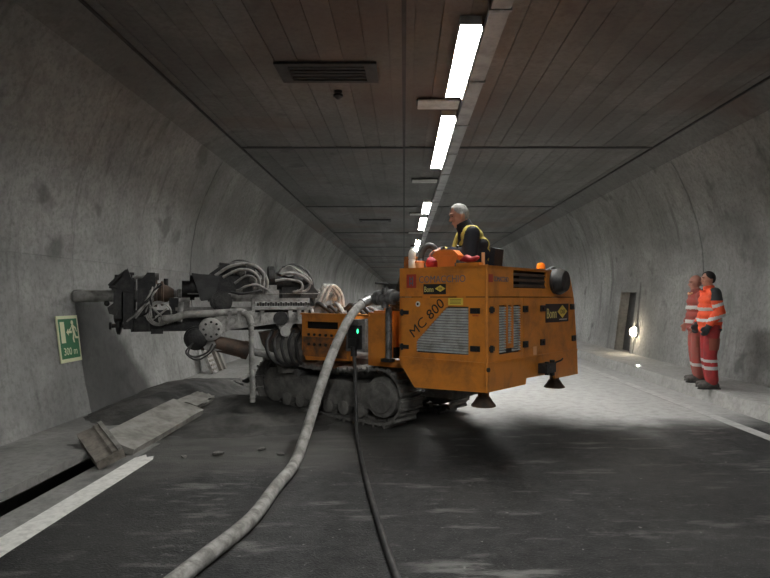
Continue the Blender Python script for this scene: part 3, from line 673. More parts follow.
hw = M('hand_wheel', 'dark_steel', lambda bm: (lathe(bm, (.48, -.05, 1.24), (.56, -.05, 1.24), [(0, .07), (.015, .115), (.05, .115), (.065, .07)], 20), cyl(bm, (.40, -.05, 1.24), (.72, -.05, 1.24), .028), cyl(bm, (.40, -.05, 1.24), (.43, -.05, 1.24), .05)))
for i in range(6):
    a = i * 1.05
    M('clamp_hose', 'dark_steel' if i % 2 else 'sleeve', lambda bm: tube(bm, [(.62 + .05 * i, -.22, 1.3 + .02 * i), (.75 + .04 * i, -.27, 1.42 + .08 * math.sin(a)), (.9, -.24, 1.6 + .06 * math.cos(a)), (.93 + .02 * i, -.16, 1.78)], .013, 6))
# brown rotation head in front of the rod
M('swivel_drum', 'brown_rust', lambda bm: lathe(bm, (.9, 0, 1.66), (1.3, 0, 1.66), [(0, .13), (.03, .18), (.07, .18), (.08, .14), (.11, .14), (.12, .165), (.15, .165), (.16, .12), (.2, .11), (.28, .06)], 22))
M('drill_rod', 'dusty_steel', lambda bm: lathe(bm, (1.1, 0, 1.66), (1.5, 0, 1.66), [(0, .05), (.12, .05), (.13, .065), (.17, .065), (.18, .05), (.4, .05)], 18))
M('swivel_block', 'dark_steel', lambda bm: (box(bm, 1.12, 1.24, -.08, .12, 1.42, 1.6), box(bm, 1.0, 1.3, -.14, .14, 1.36, 1.44)), bevel=.015)
M('breather', 'dark_steel', lambda bm: cyl(bm, (1.08, .05, 1.72), (1.08, .05, 1.86), .03))
M('guide_block', 'dusty_steel', lambda bm: (box(bm, 1.24, 1.38, -.16, -.04, 1.46, 1.6), cyl(bm, (1.25, -.15, 1.28), (1.27, -.15, 1.55), .035)), bevel=.012)
M('clamp_fin', 'dark_steel', lambda bm: prism(bm, [(.44, 1.70), (.56, 1.86), (.63, 1.98), (.67, 1.86), (.72, 1.80), (.70, 1.66)], 'y', -.22, -.16), bevel=.008)
M('clamp_fin', 'dark_steel', lambda bm: prism(bm, [(.76, 1.80), (.86, 1.93), (.95, 1.93), (.96, 1.76), (.84, 1.66)], 'y', -.2, -.14), bevel=.008)
M('clamp_fin', 'dark_steel', lambda bm: prism(bm, [(.40, 1.48), (.50, 1.56), (.56, 1.5), (.5, 1.38), (.42, 1.40)], 'y', -.26, -.18), bevel=.008)
M('clamp_bolt', 'dusty_steel', lambda bm: cyl(bm, (.90, -.24, 1.58), (.90, -.20, 1.58), .04))
# coiled cable hanging on the clamp
def f(bm):
    for k in range(3):
        r = .155 - .012 * k
        tube(bm, [(1.0 + r * math.cos(t) + .01 * k, -.25 - .012 * k, 1.40 + r * math.sin(t)) for t in [2 * math.pi * i / 14 for i in range(15)]], .010, 6, 3)
    tube(bm, [(.9, -.26, 1.5), (.98, -.27, 1.42), (1.1, -.27, 1.3)], .014, 6)
    tube(bm, [(.92, -.26, 1.32), (1.0, -.27, 1.38), (1.1, -.26, 1.46)], .014, 6)
M('cable_coil', 'sleeve', f)
M('coil_spring', 'sleeve', lambda bm: tube(bm, [(1.08, -.24, 1.30), (1.16, -.24, 1.32), (1.25, -.22, 1.36)], .045, 12, 7, ridge=.12))
# wire along the mast
M('guide_wire', 'dusty_steel', lambda bm: cyl(bm, (1.35, -.2, 1.655), (3.3, -.2, 1.665), .008, n=6))
M('feed_chain', 'dark_steel', lambda bm: [box(bm, 2.25 + i * .035, 2.275 + i * .035, -.2, -.15, 1.49, 1.53 + .012 * (i % 2)) for i in range(22)])
M('chain_guide', 'dusty_steel', lambda bm: (box(bm, 2.2, 3.05, -.21, -.15, 1.44, 1.48), box(bm, 2.18, 2.22, -.22, -.12, 1.38, 1.64)), bevel=.005)
M('tail_block', 'dusty_steel', lambda bm: (box(bm, 3.05, 3.3, -.16, .16, 1.36, 1.56), cyl(bm, (3.12, -.18, 1.6), (3.12, .18, 1.6), .07)), bevel=.012)
# drill head carriage
hd = mp_('drill_head', 'dark_steel', lambda bm: (prism(bm, [(1.42, 1.92), (2.0, 1.9), (2.0, 1.6), (1.52, 1.57)], 'y', -.20, .20), cyl(bm, (1.28, 0, 1.72), (1.5, 0, 1.72), .115), cyl(bm, (1.38, 0, 1.74), (1.44, 0, 1.74), .17)), bevel=.012)
H = lambda n, mt, fn, **kw: part(n, mt, hd, fn, **kw)
H('hopper_plate', 'hatch', lambda bm: prism(bm, [(1.40, 1.93), (1.76, 1.89), (1.68, 1.58), (1.52, 1.56)], 'y', -.235, -.20), bevel=.006)
H('hydraulic_motor', 'dark_steel', lambda bm: (cyl(bm, (1.75, -.05, 1.98), (2.1, -.05, 1.95), .11), cyl(bm, (1.85, .12, 1.95), (2.25, .12, 1.95), .1), box(bm, 1.7, 2.25, -.16, .2, 1.62, 1.9)), bevel=.015)
H('hood_plate', 'dark_steel', lambda bm: prism(bm, [(1.62, 1.92), (1.8, 2.06), (2.02, 2.05), (2.06, 1.98), (1.85, 2.0), (1.72, 1.9)], 'y', -.18, .18), bevel=.01)
H('gear_case', 'dark_steel', lambda bm: (cyl(bm, (1.78, -.26, 1.55), (1.78, .1, 1.55), .14), cyl(bm, (1.78, -.29, 1.55), (1.78, -.25, 1.55), .09), cyl(bm, (2.08, -.2, 1.72), (2.08, .1, 1.72), .12)))
H('sled', 'dusty_steel', lambda bm: (box(bm, 1.62, 2.95, -.2, .2, 1.55, 1.6), box(bm, 1.9, 2.2, -.22, -.16, 1.6, 1.66), box(bm, 2.2, 2.55, -.2, .12, 1.6, 1.7)), bevel=.01)
H('valve_block', 'dusty_steel', lambda bm: (box(bm, 2.18, 2.34, -.2, .05, 1.68, 1.86), cyl(bm, (2.26, -.12, 1.86), (2.26, -.12, 1.95), .04), box(bm, 2.36, 2.52, -.18, .02, 1.68, 1.78)), bevel=.012)
H('rear_motor', 'dark_steel', lambda bm: (cyl(bm, (2.48, 0, 1.85), (2.9, 0, 1.8), .12), cyl(bm, (2.42, -.02, 1.9), (2.5, -.02, 1.9), .15), box(bm, 2.6, 2.95, -.15, .15, 1.6, 1.75), cyl(bm, (2.75, -.1, 1.88), (2.98, -.1, 1.82), .07)), bevel=.01)
H('motor_cap', 'dusty_steel', lambda bm: prism(bm, [(2.55, 1.95), (2.62, 2.03), (2.75, 2.02), (2.85, 1.93), (2.7, 1.9)], 'y', -.12, .12), bevel=.01)
H('end_plate', 'dark_steel', lambda bm: prism(bm, [(2.85, 1.6), (3.08, 1.6), (3.1, 1.68), (3.0, 1.8), (2.9, 1.78)], 'y', -.2, .2), bevel=.01)
def f(bm):
    for k in range(26):
        ball(bm, (random.uniform(1.72, 2.2), random.uniform(-.2, .05), random.uniform(1.66, 1.98)), random.uniform(.035, .075), 1)
    for v in bm.verts: v.co += Vector((random.uniform(-1, 1), random.uniform(-1, 1), random.uniform(-1, 1))) * .012
o = H('caked_mud', 'track_mud', f, smooth=False); o['kind'] = 'stuff'
HO = [([(1.7, -.2, 1.9), (1.9, -.24, 2.03), (2.15, -.25, 2.06), (2.32, -.24, 1.95), (2.33, -.22, 1.72)], .022, 'sleeve'),
      ([(1.8, -.2, 1.88), (2.0, -.26, 1.98), (2.18, -.27, 1.96), (2.28, -.25, 1.84), (2.26, -.2, 1.7)], .02, 'sleeve'),
      ([(1.95, -.22, 1.8), (2.1, -.27, 1.9), (2.22, -.26, 1.86), (2.2, -.22, 1.74)], .018, 'dusty_steel'),
      ([(1.75, .0, 2.03), (2.0, -.1, 2.08), (2.25, -.15, 2.03), (2.38, -.2, 1.85), (2.36, -.2, 1.66)], .025, 'dusty_steel'),
      ([(2.0, -.2, 1.7), (2.1, -.26, 1.76), (2.25, -.25, 1.78), (2.4, -.22, 1.7)], .016, 'sleeve'),
      ([(1.9, -.24, 1.68), (2.05, -.28, 1.66), (2.3, -.26, 1.70)], .018, 'rubber'),
      ([(2.6, -.1, 1.98), (2.7, -.14, 2.05), (2.85, -.17, 1.97), (3.0, -.18, 1.85), (2.98, -.18, 1.66)], .014, 'sleeve'),
      ([(2.58, -.16, 1.93), (2.72, -.2, 1.95), (2.88, -.22, 1.9), (2.98, -.2, 1.8), (2.92, -.2, 1.7), (2.8, -.2, 1.7)], .02, 'dusty_steel'),
      ([(2.5, -.16, 1.84), (2.66, -.2, 1.86), (2.84, -.22, 1.82), (2.86, -.22, 1.72), (2.74, -.2, 1.68)], .02, 'sleeve'),
      ([(2.62, 0, 2.03), (2.8, 0, 2.08), (2.98, 0, 1.98), (3.06, 0, 1.8), (3.05, 0, 1.62)], .018, 'rubber'),
      ([(1.82, .1, 2.0), (2.0, .15, 2.12), (2.2, .12, 2.08), (2.4, .1, 1.9)], .022, 'rubber')]
for pts, r, mt in HO: H('hydraulic_hose', mt, lambda bm: tube(bm, pts, r, 8))
# boom under the mast
def f(bm):
    prism(bm, [(1.55, 1.2), (1.66, 1.33), (1.85, 1.40), (2.9, 1.40), (3.0, 1.34), (2.95, 1.25), (2.72, 1.24), (2.66, 1.12), (2.56, 1.12), (2.5, 1.25), (1.9, 1.18), (1.72, 1.1), (1.6, 1.1)], 'y', -.33, -.18)
boom = mp_('boom_arm', 'boom_grey', f, bevel=.02)
B = lambda n, mt, fn, **kw: part(n, mt, boom, fn, **kw)
B('pivot_boss', 'boom_grey', lambda bm: lathe(bm, (1.64, -.40, 1.19), (1.64, -.12, 1.19), [(0, .12), (.02, .15), (.26, .15), (.28, .12)], 24))
for i in range(8):
    a = i * math.pi / 4; B('bolt', 'dark_steel', lambda bm: cyl(bm, (1.64 + .095 * math.cos(a), -.415, 1.19 + .095 * math.sin(a)), (1.64 + .095 * math.cos(a), -.395, 1.19 + .095 * math.sin(a)), .017, n=6))
for x in (1.86, 1.98, 2.12, 2.28, 2.66, 2.78, 2.88): B('rib', 'boom_grey', lambda bm: prism(bm, [(x, 1.30), (x + .03, 1.30), (x + .05, 1.43), (x - .01, 1.43)], 'y', -.36, -.33), bevel=.004)
B('stain_plate', 'dark_steel', lambda bm: cyl(bm, (2.55, -.345, 1.32), (2.55, -.325, 1.32), .1, n=12))
B('lug', 'boom_grey', lambda bm: cyl(bm, (2.61, -.36, 1.14), (2.61, -.16, 1.14), .07))
lc = B('lift_cylinder', 'brown_rust', lambda bm: lathe(bm, (1.45, -.22, 1.06), (2.1, -.22, .89), [(0, .05), (.04, .12), (.14, .13), (.16, .1), (.2, .1), (.62, .115), (.64, .125), (.7, .125), (.71, .07)], 20))
B('cylinder_head', 'dark_steel', lambda bm: lathe(bm, (1.46, -.40, 1.07), (1.46, -.05, 1.07), [(0, .1), (.03, .14), (.1, .14), (.11, .16), (.2, .16), (.3, .12)], 18))
B('piston_rod', 'chrome', lambda bm: cyl(bm, (2.1, -.22, .89), (2.2, -.22, .865), .045))
B('rod_sleeve', 'dusty_steel', lambda bm: cyl(bm, (2.2, -.22, .865), (2.5, -.22, .79), .05))
B('hose_loop', 'rubber', lambda bm: (tube(bm, [(1.4, -.4, 1.0), (1.36, -.42, .88), (1.46, -.43, .84), (1.6, -.42, .9), (1.66, -.4, 1.0)], .013, 6), tube(bm, [(1.42, -.42, 1.02), (1.33, -.44, .9), (1.46, -.45, .8), (1.62, -.44, .88), (1.7, -.4, .98)], .011, 6)))
B('cradle', 'dusty_steel', lambda bm: (cyl(bm, (1.62, -.34, .98), (1.62, -.1, .98), .08), box(bm, 1.6, 2.0, -.3, -.14, .9, 1.0)), bevel=.015)
B('support_frame', 'brown_rust', lambda bm: (prism(bm, [(2.3, 1.12), (2.9, 1.2), (3.1, .9), (2.9, .75), (2.45, .78), (2.35, .95)], 'y', -.14, .12), prism(bm, [(2.75, 1.3), (3.05, 1.36), (3.3, 1.0), (3.0, .8)], 'y', -.3, -.2)), bevel=.02)
B('swing_joint', 'track_mud', lambda bm: (cyl(bm, (2.75, 0, .55), (2.75, 0, 1.1), .2), ball(bm, (2.62, -.15, .92), (.2, .16, .2)), ball(bm, (2.95, -.2, .86), (.2, .16, .22)), cyl(bm, (2.6, -.3, .8), (2.6, 0, .8), .12)))
for k in range(5):
    B('hydraulic_hose', 'rubber', lambda bm: tube(bm, [(2.45 + .1 * k, -.25, 1.15), (2.36 + .1 * k, -.34, .98), (2.42 + .1 * k, -.36, .78 - .02 * k), (2.62 + .08 * k, -.3, .66), (2.85 + .05 * k, -.15, .7)], .022, 8))
# pale sleeve hose along the mast that drops to the ground
ho = mp_('sleeve_hose', 'sleeve', lambda bm: tube(bm, [(1.06, -.27, 1.33), (1.2, -.3, 1.345), (1.34, -.31, 1.385), (1.6, -.31, 1.395), (1.9, -.31, 1.41), (2.03, -.31, 1.41), (2.12, -.33, 1.36), (2.15, -.35, 1.25)], .048, 14, 6))
part('ribbed_end', 'sleeve', ho, lambda bm: tube(bm, [(2.1, -.335, 1.38), (2.15, -.35, 1.25), (2.16, -.36, 1.0), (2.16, -.37, .7), (2.17, -.37, .45), (2.17, -.37, .2)], .036, 12, 12, ridge=.1))
part('ribbed_end', 'sleeve', ho, lambda bm: tube(bm, [(1.0, -.25, 1.31), (1.1, -.27, 1.325), (1.22, -.30, 1.35)], .042, 12, 10, ridge=.12))
# bundle of pale hose and rag at the mast's tail
rb = mp_('hose_bundle', 'rag', lambda bm: (ball(bm, (3.28, -.05, 1.66), (.12, .12, .13), 3), ball(bm, (3.14, -.1, 1.60), (.09, .09, .10), 3), ball(bm, (3.36, -.02, 1.58), (.08, .1, .13), 3), ball(bm, (3.22, -.12, 1.73), (.06, .06, .06), 2)))
for v in rb.data.vertices:
    v.co += v.co.normalized() * 0 + Vector((random.uniform(-1, 1), random.uniform(-1, 1), random.uniform(-1, 1))) * .03
for k in range(2): part('hose_strand', 'rag', rb, lambda bm: tube(bm, [(3.1 + .07 * k, -.18, 1.5), (3.16 + .08 * k, -.2, 1.66 + .02 * k), (3.26 + .06 * k, -.18, 1.78), (3.4 + .05 * k, -.14, 1.66), (3.44 + .05 * k, -.1, 1.46)], .026, 8))

# ------------------------------------------------------------------ things lying on the rig
def rigpt(x, y, z): return RW @ Vector((x, y, z))

t = empty('plastic_bottle', rigpt(1.02, -.085, 1.93))
part('bottle_body', 'white_plastic', t, lambda bm: lathe(bm, (0, 0, 0), (0, 0, .3), [(0, .036), (.01, .042), (.09, .042), (.1, .037), (.11, .042), (.17, .042), (.205, .03), (.22, .016), (.24, .016)], 18))
part('cap', 'black_paint', t, lambda bm: cyl(bm, (0, 0, .24), (0, 0, .262), .018, n=14))
tag(t, 'white plastic bottle with dark cap standing on the orange machine', 'bottle')
t = empty('small_tub', rigpt(.915, -.09, 1.93))
part('tub_body', 'cream_plastic', t, lambda bm: lathe(bm, (0, 0, 0), (0, 0, .1), [(0, .045), (.05, .052), (.06, .052)], 18))
part('lid', 'bright_orange', t, lambda bm: lathe(bm, (0, 0, .06), (0, 0, .1), [(0, .056), (.014, .056), (.02, .045)], 18))
tag(t, 'small peach coloured tub beside the white bottle', 'tub')
t = empty('headset', rigpt(.97, -.345, 1.93))
def f(bm): tube(bm, [(.10 * math.cos(a), -.0, .1 + .17 * math.sin(a)) for a in [math.pi * (i / 10) for i in range(11)]], .035, 12, 4)
part('black_loop', 'rubber', t, f)
part('pale_loop', 'plate_grey', t, lambda bm: tube(bm, [(-.02 - .13 * math.cos(a), -.01, .08 + .2 * math.sin(a)) for a in [math.pi * (.45 + .55 * i / 10) for i in range(11)]], .014, 8, 4))
part('black_pad', 'rubber', t, lambda bm: (ball(bm, (.1, 0, .07), (.05, .06, .07)), ball(bm, (-.1, 0, .07), (.05, .06, .07))))
tag(t, 'black padded loop behind the white bottle on the machine', 'headset')
t = tag(part('red_bag', 'red_cloth', None, lambda bm: ball(bm, (0, 0, .06), (.072, .07, .07), 3), loc=rigpt(.83, -.2, 1.925), rot=(0, 0, RZ)), 'red soft bag lying beside the orange console', 'bag')
for v in t.data.vertices: v.co.z = max(v.co.z, .006) + .008 * math.sin(v.co.x * 60) * (v.co.z > .03)
t = tag(part('red_jacket', 'red_cloth', None, lambda bm: ball(bm, (0, 0, .04), (.12, .05, .035), 3), loc=rigpt(.27, -.10, 1.967), rot=(0, 0, RZ)), 'dark red folded cloth on the armrest beside the operator', 'cloth')
for v in t.data.vertices: v.co.z = max(v.co.z, .0) + .012 * math.sin(v.co.x * 45) * (v.co.z > .02)

# ------------------------------------------------------------------ hoses and cable on the road
bm = bmesh.new(); tube(bm, [(-.40, 7.20, 1.585), (-.47, 7.1, 1.55), (-.616, 6.85, 1.38), (-.77, 6.55, 1.02), (-.88, 6.2, .63), (-.955, 5.8, .27), (-1.0, 5.45, .085), (-1.05, 4.9, .052), (-1.07, 4.18, .052), (-1.2, 3.54, .052), (-1.30, 3.1, .052), (-1.55, 2.3, .052), (-1.9, 1.2, .052)], .052, 16, 8)
t = empty('thick_hose', (-1.9, 1.2, 0)); o = link('hose_body', finish(bm, 'hose_body', smooth=True), 'hose_grey', t, (1.9, -1.2, 0))
part('ferrule', 'steel', t, lambda bm: cyl(bm, (-.40 + 1.9, 7.20 - 1.2, 1.585), (-.50 + 1.9, 7.05 - 1.2, 1.53), .06), smooth=True)
tag(t, 'thick dusty grey hose curving from the machine down across the road', 'hose')
bm = bmesh.new(); tube(bm, [(-.62, 7.43, .93), (-.61, 7.40, .8), (-.58, 7.2, .45), (-.54, 6.85, .12), (-.48, 6.4, .024), (-.367, 5.5, .024), (-.25, 4.68, .024), (-.13, 3.91, .024), (-.04, 3.39, .024), (.08, 2.7, .024), (.3, 1.5, .024)], .022, 10, 8)
tag(link('power_cable', finish(bm, 'power_cable', smooth=True), 'rubber'), 'thin black cable hanging from the control box and trailing over the road', 'cable')

# ------------------------------------------------------------------ exit sign on the left wall
za, zb = .81, 1.38
a = Vector((prof_x(za) + .014, 7.20, za)); bq = Vector((prof_x(zb) + .014, 7.20, zb))
yd = (bq - a).normalized(); xd = Vector((0, 1, 0)); zd = xd.cross(yd)
sg = empty('exit_sign', a); mt = Matrix((xd, yd, zd)).transposed(); sg.rotation_euler = mt.to_euler()
SW, SH = .465, .575
part('board', 'sign_glow', sg, lambda bm: box(bm, 0, SW, 0, SH, -.008, .004))
part('green_field', 'sign_green', sg, lambda bm: box(bm, .03, SW - .03, .045, SH - .04, .004, .006))
part('door_symbol', 'sign_glow', sg, lambda bm: box(bm, .06, .15, .24, .50, .006, .0075))
part('arrow_symbol', 'sign_glow', sg, lambda bm: prism(bm, [(.18, .37), (.225, .415), (.225, .385), (.3, .385), (.3, .355), (.225, .355), (.225, .325)], 'z', .006, .0075), smooth=False)
def f(bm):
    def q(*p): prism(bm, p, 'z', .006, .0075)
    cyl(bm, (.325, .485, .006), (.325, .485, .0075), .028, n=14)
    q((.30, .455), (.35, .46), (.37, .36), (.325, .345))
    q((.30, .44), (.315, .455), (.275, .39), (.24, .385), (.24, .40), (.265, .41))
    q((.35, .455), (.40, .42), (.415, .37), (.40, .365), (.385, .405), (.35, .425))
    q((.325, .355), (.355, .345), (.335, .28), (.345, .235), (.32, .235), (.305, .28))
    q((.345, .365), (.37, .36), (.385, .31), (.43, .305), (.43, .28), (.365, .285))
part('running_figure', 'sign_glow', sg, f, smooth=False)
text('lettering', '300 m', .13, 'sign_glow', sg, (.085, .09, .0065), (1, 0, 0), (0, 1, 0), width=.29, extrude=.001)
tag(sg, 'green emergency exit sign reading 300 m on the left tunnel wall', 'sign')

# ------------------------------------------------------------------ slabs and rubble on the left
def slabby(name, mt, sx, sy, sz, loc, rot, label, cat, jitter=.006, extra=None, seg=5):
    t = empty(name, loc); t.rotation_euler = rot
    def f(bm):
        box(bm, -sx / 2, sx / 2, -sy / 2, sy / 2, 0, sz)
        bmesh.ops.subdivide_edges(bm, edges=bm.edges[:], cuts=seg, use_grid_fill=True)
        for v in bm.verts: v.co += Vector((random.uniform(-1, 1), random.uniform(-1, 1), random.uniform(-1, 1))) * jitter
    part('slab_body', mt, t, f)
    if extra: extra(t)
    return tag(t, label, cat)
e1 = Vector((.46, -.51, -.15)).normalized(); e2 = Vector((.14, .125, .075)); e2 = (e2 - e1 * e2.dot(e1)).normalized(); e3 = e1.cross(e2)
if e3.z < 0: e2 = -e2; e3 = e1.cross(e2)
srot = Matrix((e1, e2, e3)).transposed().to_euler()
def ex(t):
    for k in range(2): part('edge_board', 'slab_concrete' if k else 'slab_brown', t, lambda bm: box(bm, -.34, .34, .035 + .05 * k, .075 + .05 * k, .09, .105 + .01 * k), bevel=.006)
t = slabby('square_slab', 'slab_brown', .69, .25, .09, Vector((-2.98, 5.86, .2)) - e3 * .09, srot, 'square brownish concrete slab tipped over the open kerb slot', 'slab', .003, ex)
t = slabby('cover_slab', 'slab_concrete', .42, 1.75, .075, (-2.90, 6.98, .10), (R(3), R(19), R(-3)), 'long pale concrete cover slab lying over the kerb slot', 'slab', .005)
t = slabby('broken_slab', 'slab_concrete', .27, .62, .07, (-2.84, 8.18, .17), (R(2), R(12), R(-4)), 'short rough broken slab end behind the long cover slab', 'slab', .014)
for y, w, h, mt, lab in ((11.72, .30, .52, 'boom_grey', 'wide ribbed pale board leaning against the left wall behind the boom'), (12.16, .11, .55, 'slab_brown', 'narrow brownish board leaning between a wide and a pale board'), (12.42, .13, .5, 'slab_concrete', 'narrow pale board leaning furthest along the left wall behind the boom')):
    t = empty('leaning_panel', (-3.70, y, .135)); t.rotation_euler = (0, R(-22), 0)
    part('board', mt, t, lambda bm: box(bm, -.03, .03, -w / 2, w / 2, 0, h), bevel=.006)
    for k in range(5 if w > .2 else 0): part('rib', 'slab_brown', t, lambda bm: box(bm, .03, .045, -w / 2 + .03, w / 2 - .03, .05 + .09 * k, .09 + .09 * k))
    tag(t, lab, 'board', 'boards leaning against the left wall')
bumps = [(-3.45, 7.8, .15, .4, .6), (-2.6, 8.6, .11, .5, .4), (-3.5, 9.1, .20, .5, .8), (-2.3, 9.0, .14, .5, .6), (-2.0, 7.6, .06, .9, .6), (-2.4, 7.4, .05, .3, .5), (-3.3, 10.2, .10, .6, .6), (-1.6, 8.3, .06, .8, .8)]
from mathutils import noise as mn
bm = bmesh.new(); nx, ny = 90, 120; g = {}
for i in range(nx + 1):
    for j in range(ny + 1):
        x = -3.99 + 3.47 * i / nx; y = 6.2 + 5.2 * j / ny
        h = sum(a * math.exp(-((x - cx) / sx) ** 2 - ((y - cy) / sy) ** 2) for cx, cy, a, sx, sy in bumps)
        h += (mn.noise(Vector((x * 2.3, y * 2.3, 0))) * .05 + mn.noise(Vector((x * 7, y * 7, 3))) * .018) * min(1, h / .06) - .02
        bz = .13 if x < -3.05 else (.13 * (-2.72 - x) / .33 if x < -2.72 else 0)
        g[i, j] = (x, y, bz + h, h)
vs = {}
def gv(k):
    if k not in vs: x, y, z, h = g[k]; vs[k] = bm.verts.new((x, y, z if h > -.01 else z))
    return vs[k]
for i in range(nx):
    for j in range(ny):
        ks = [(i, j), (i + 1, j), (i + 1, j + 1), (i, j + 1)]
        if max(g[k][3] for k in ks) > 0: bm.faces.new([gv(k) for k in ks])
t = tag(link('rock_dust_mound', finish(bm, 'rock_dust_mound', smooth=True), 'rock_dust'), 'low mound of dark wet drilling spoil over the left kerb', 'spoil', kind='stuff')
def stone_mesh(k):
    bm = bmesh.new(); bmesh.ops.create_icosphere(bm, subdivisions=1, radius=1)
    for v in bm.verts: v.co *= random.uniform(.7, 1.15)
    for v in bm.verts: v.co.z *= .6
    return finish(bm, 'stone')
stones = [stone_mesh(k) for k in range(3)]
for k, (x, y, s) in enumerate(((-1.9, 6.1, .045), (-1.5, 6.3, .04), (-2.2, 6.0, .035), (-1.25, 6.1, .03))):
    o = link('stone', stones[k % 3], 'track_mud', None, (x, y, s * .45), (0, 0, k)); o.scale = (s * 1.6, s, s)
    tag(o, 'small loose stone lying on the dusty road by the track', 'stone', 'loose stones near the track')

# ------------------------------------------------------------------ people
def capsule(bm, p0, p1, r0, r1, n=14):
    cyl(bm, p0, p1, r0, r1, n); ball(bm, p0, r0, 2); ball(bm, p1, r1, 2)
def chain(bm, pts):
    for (p, r), (q, s) in zip(pts, pts[1:]): capsule(bm, Vector(p), Vector(q), r, s)
def oriented_ball(bm, c, r, rot): bmesh.ops.create_icosphere(bm, subdivisions=3, radius=1, matrix=Matrix.Translation(c) @ rot.to_matrix().to_4x4() @ Matrix.Diagonal((*r, 1)))
def remesh(bm, name, vox=.011, smooth=3):
    me = bpy.data.meshes.new(name); bmesh.ops.recalc_face_normals(bm, faces=bm.faces); bm.to_mesh(me); bm.free()
    o = bpy.data.objects.new(name, me); col.objects.link(o)
    md = o.modifiers.new('r', 'REMESH'); md.mode = 'VOXEL'; md.voxel_size = vox
    sm = o.modifiers.new('s', 'SMOOTH'); sm.iterations = smooth; sm.factor = .5
    dg = bpy.context.evaluated_depsgraph_get(); out = bpy.data.meshes.new_from_object(o.evaluated_get(dg)); out.name = name
    bpy.data.objects.remove(o); bpy.data.meshes.remove(me)
    for p in out.polygons: p.use_smooth = True
    return out
def patch(name, src, pred, material, parent, off=.004):
    bm = bmesh.new(); bm.from_mesh(src); bm.normal_update()
    nn = {v: v.normal.copy() for v in bm.verts}
    bmesh.ops.delete(bm, geom=[f for f in bm.faces if not pred(f.calc_center_median(), f.normal)], context='FACES')
    for v in bm.verts: v.co += nn[v] * off
    me = bpy.data.meshes.new(name); bm.to_mesh(me); bm.free(); me.materials.clear()
    for p in me.polygons: p.use_smooth = True
    return link(name, me, material, parent)
def hand(bm, wrist, d, palm, thumb, inf=0, curl=.6):
    """d: pointing direction, palm: palm normal, thumb: side the thumb leaves from"""
    w = Vector(wrist); d = Vector(d).normalized(); t = Vector(thumb); t = (t - d * t.dot(d)).normalized(); pn = d.cross(t)
    if pn.dot(Vector(palm)) < 0: pn = -pn
    for k in (-1, -.33, .33, 1): capsule(bm, w + d * .015 + t * k * .018, w + d * .085 + t * k * .03, .016 + inf, .013 + inf, 8)
    for k, L in ((1, .068), (.33, .078), (-.33, .072), (-1, .056)):
        b0 = w + d * .085 + t * k * .031; d1 = (d + pn * curl * .5).normalized(); d2 = (d + pn * curl * 1.6).normalized()
        p1 = b0 + d1 * L * .5; p2 = p1 + d2 * L * .55
        capsule(bm, b0, p1, .0095 + inf, .009 + inf, 8); capsule(bm, p1, p2, .009 + inf, .0075 + inf, 8)
    b0 = w + d * .03 + t * .025; p1 = b0 + (d * .6 + t * .75 + pn * .2).normalized() * .042; p2 = p1 + (d + t * .15 + pn * .35).normalized() * .036
    capsule(bm, b0, p1, .013 + inf, .011 + inf, 8); capsule(bm, p1, p2, .011 + inf, .009 + inf, 8)
def head(bm, c, rot, s=1.0):
    """head facing local +x; c is the head centre"""
    c = Vector(c)
    def P(x, y, z): return c + rot @ Vector((x * s, y * s, z * s))
    oriented_ball(bm, P(-.01, 0, .02), (.098 * s, .078 * s, .102 * s), rot)
    oriented_ball(bm, P(.022, 0, -.035), (.068 * s, .06 * s, .085 * s), rot)
    oriented_ball(bm, P(.055, 0, -.095), (.03 * s, .03 * s, .024 * s), rot)          # chin
    capsule(bm, P(.084, 0, .02), P(.110, 0, -.028), .009 * s, .015 * s, 8)              # nose
    oriented_ball(bm, P(.082, 0, .035), (.018 * s, .055 * s, .012 * s), rot)          # brow
    for k in (-1, 1):
        oriented_ball(bm, P(-.005, k * .078, -.01), (.02 * s, .012 * s, .034 * s), rot)   # ears
        oriented_ball(bm, P(.062, k * .036, -.022), (.022 * s, .022 * s, .024 * s), rot)  # cheeks
    oriented_ball(bm, P(.082, 0, -.062), (.016 * s, .026 * s, .012 * s), rot)         # lips
    return P
def face_bits(parent, P, s, hairmat, brow=True):
    for k in (-1, 1):
        part('eye', 'eye', parent, lambda bm: ball(bm, P(.084, k * .032, .012), (.008 * s, .011 * s, .007 * s)))
        part('eyebrow', hairmat, parent, lambda bm: capsule(bm, P(.098, k * .018, .038), P(.084, k * .05, .036), .005 * s, .004 * s, 8))
    part('mouth', 'lip', parent, lambda bm: capsule(bm, P(.096, -.018, -.064), P(.096, .018, -.064), .0045 * s, .0045 * s, 8))
def hair(parent, src, P, rot, c, material, s, line=.045):
    inv = rot.inverted()
    def pred(q, n):
        l = (inv @ (q - Vector(c))) / s
        return l.z > -.13 and (l.z > .035 + .55 * max(0, l.x) + .03 * math.sin(l.y * 60) or (l.x < -.03 and l.z > -.055)) and not (l.x > .085)
    return patch('hair', src, pred, material, parent, .010)

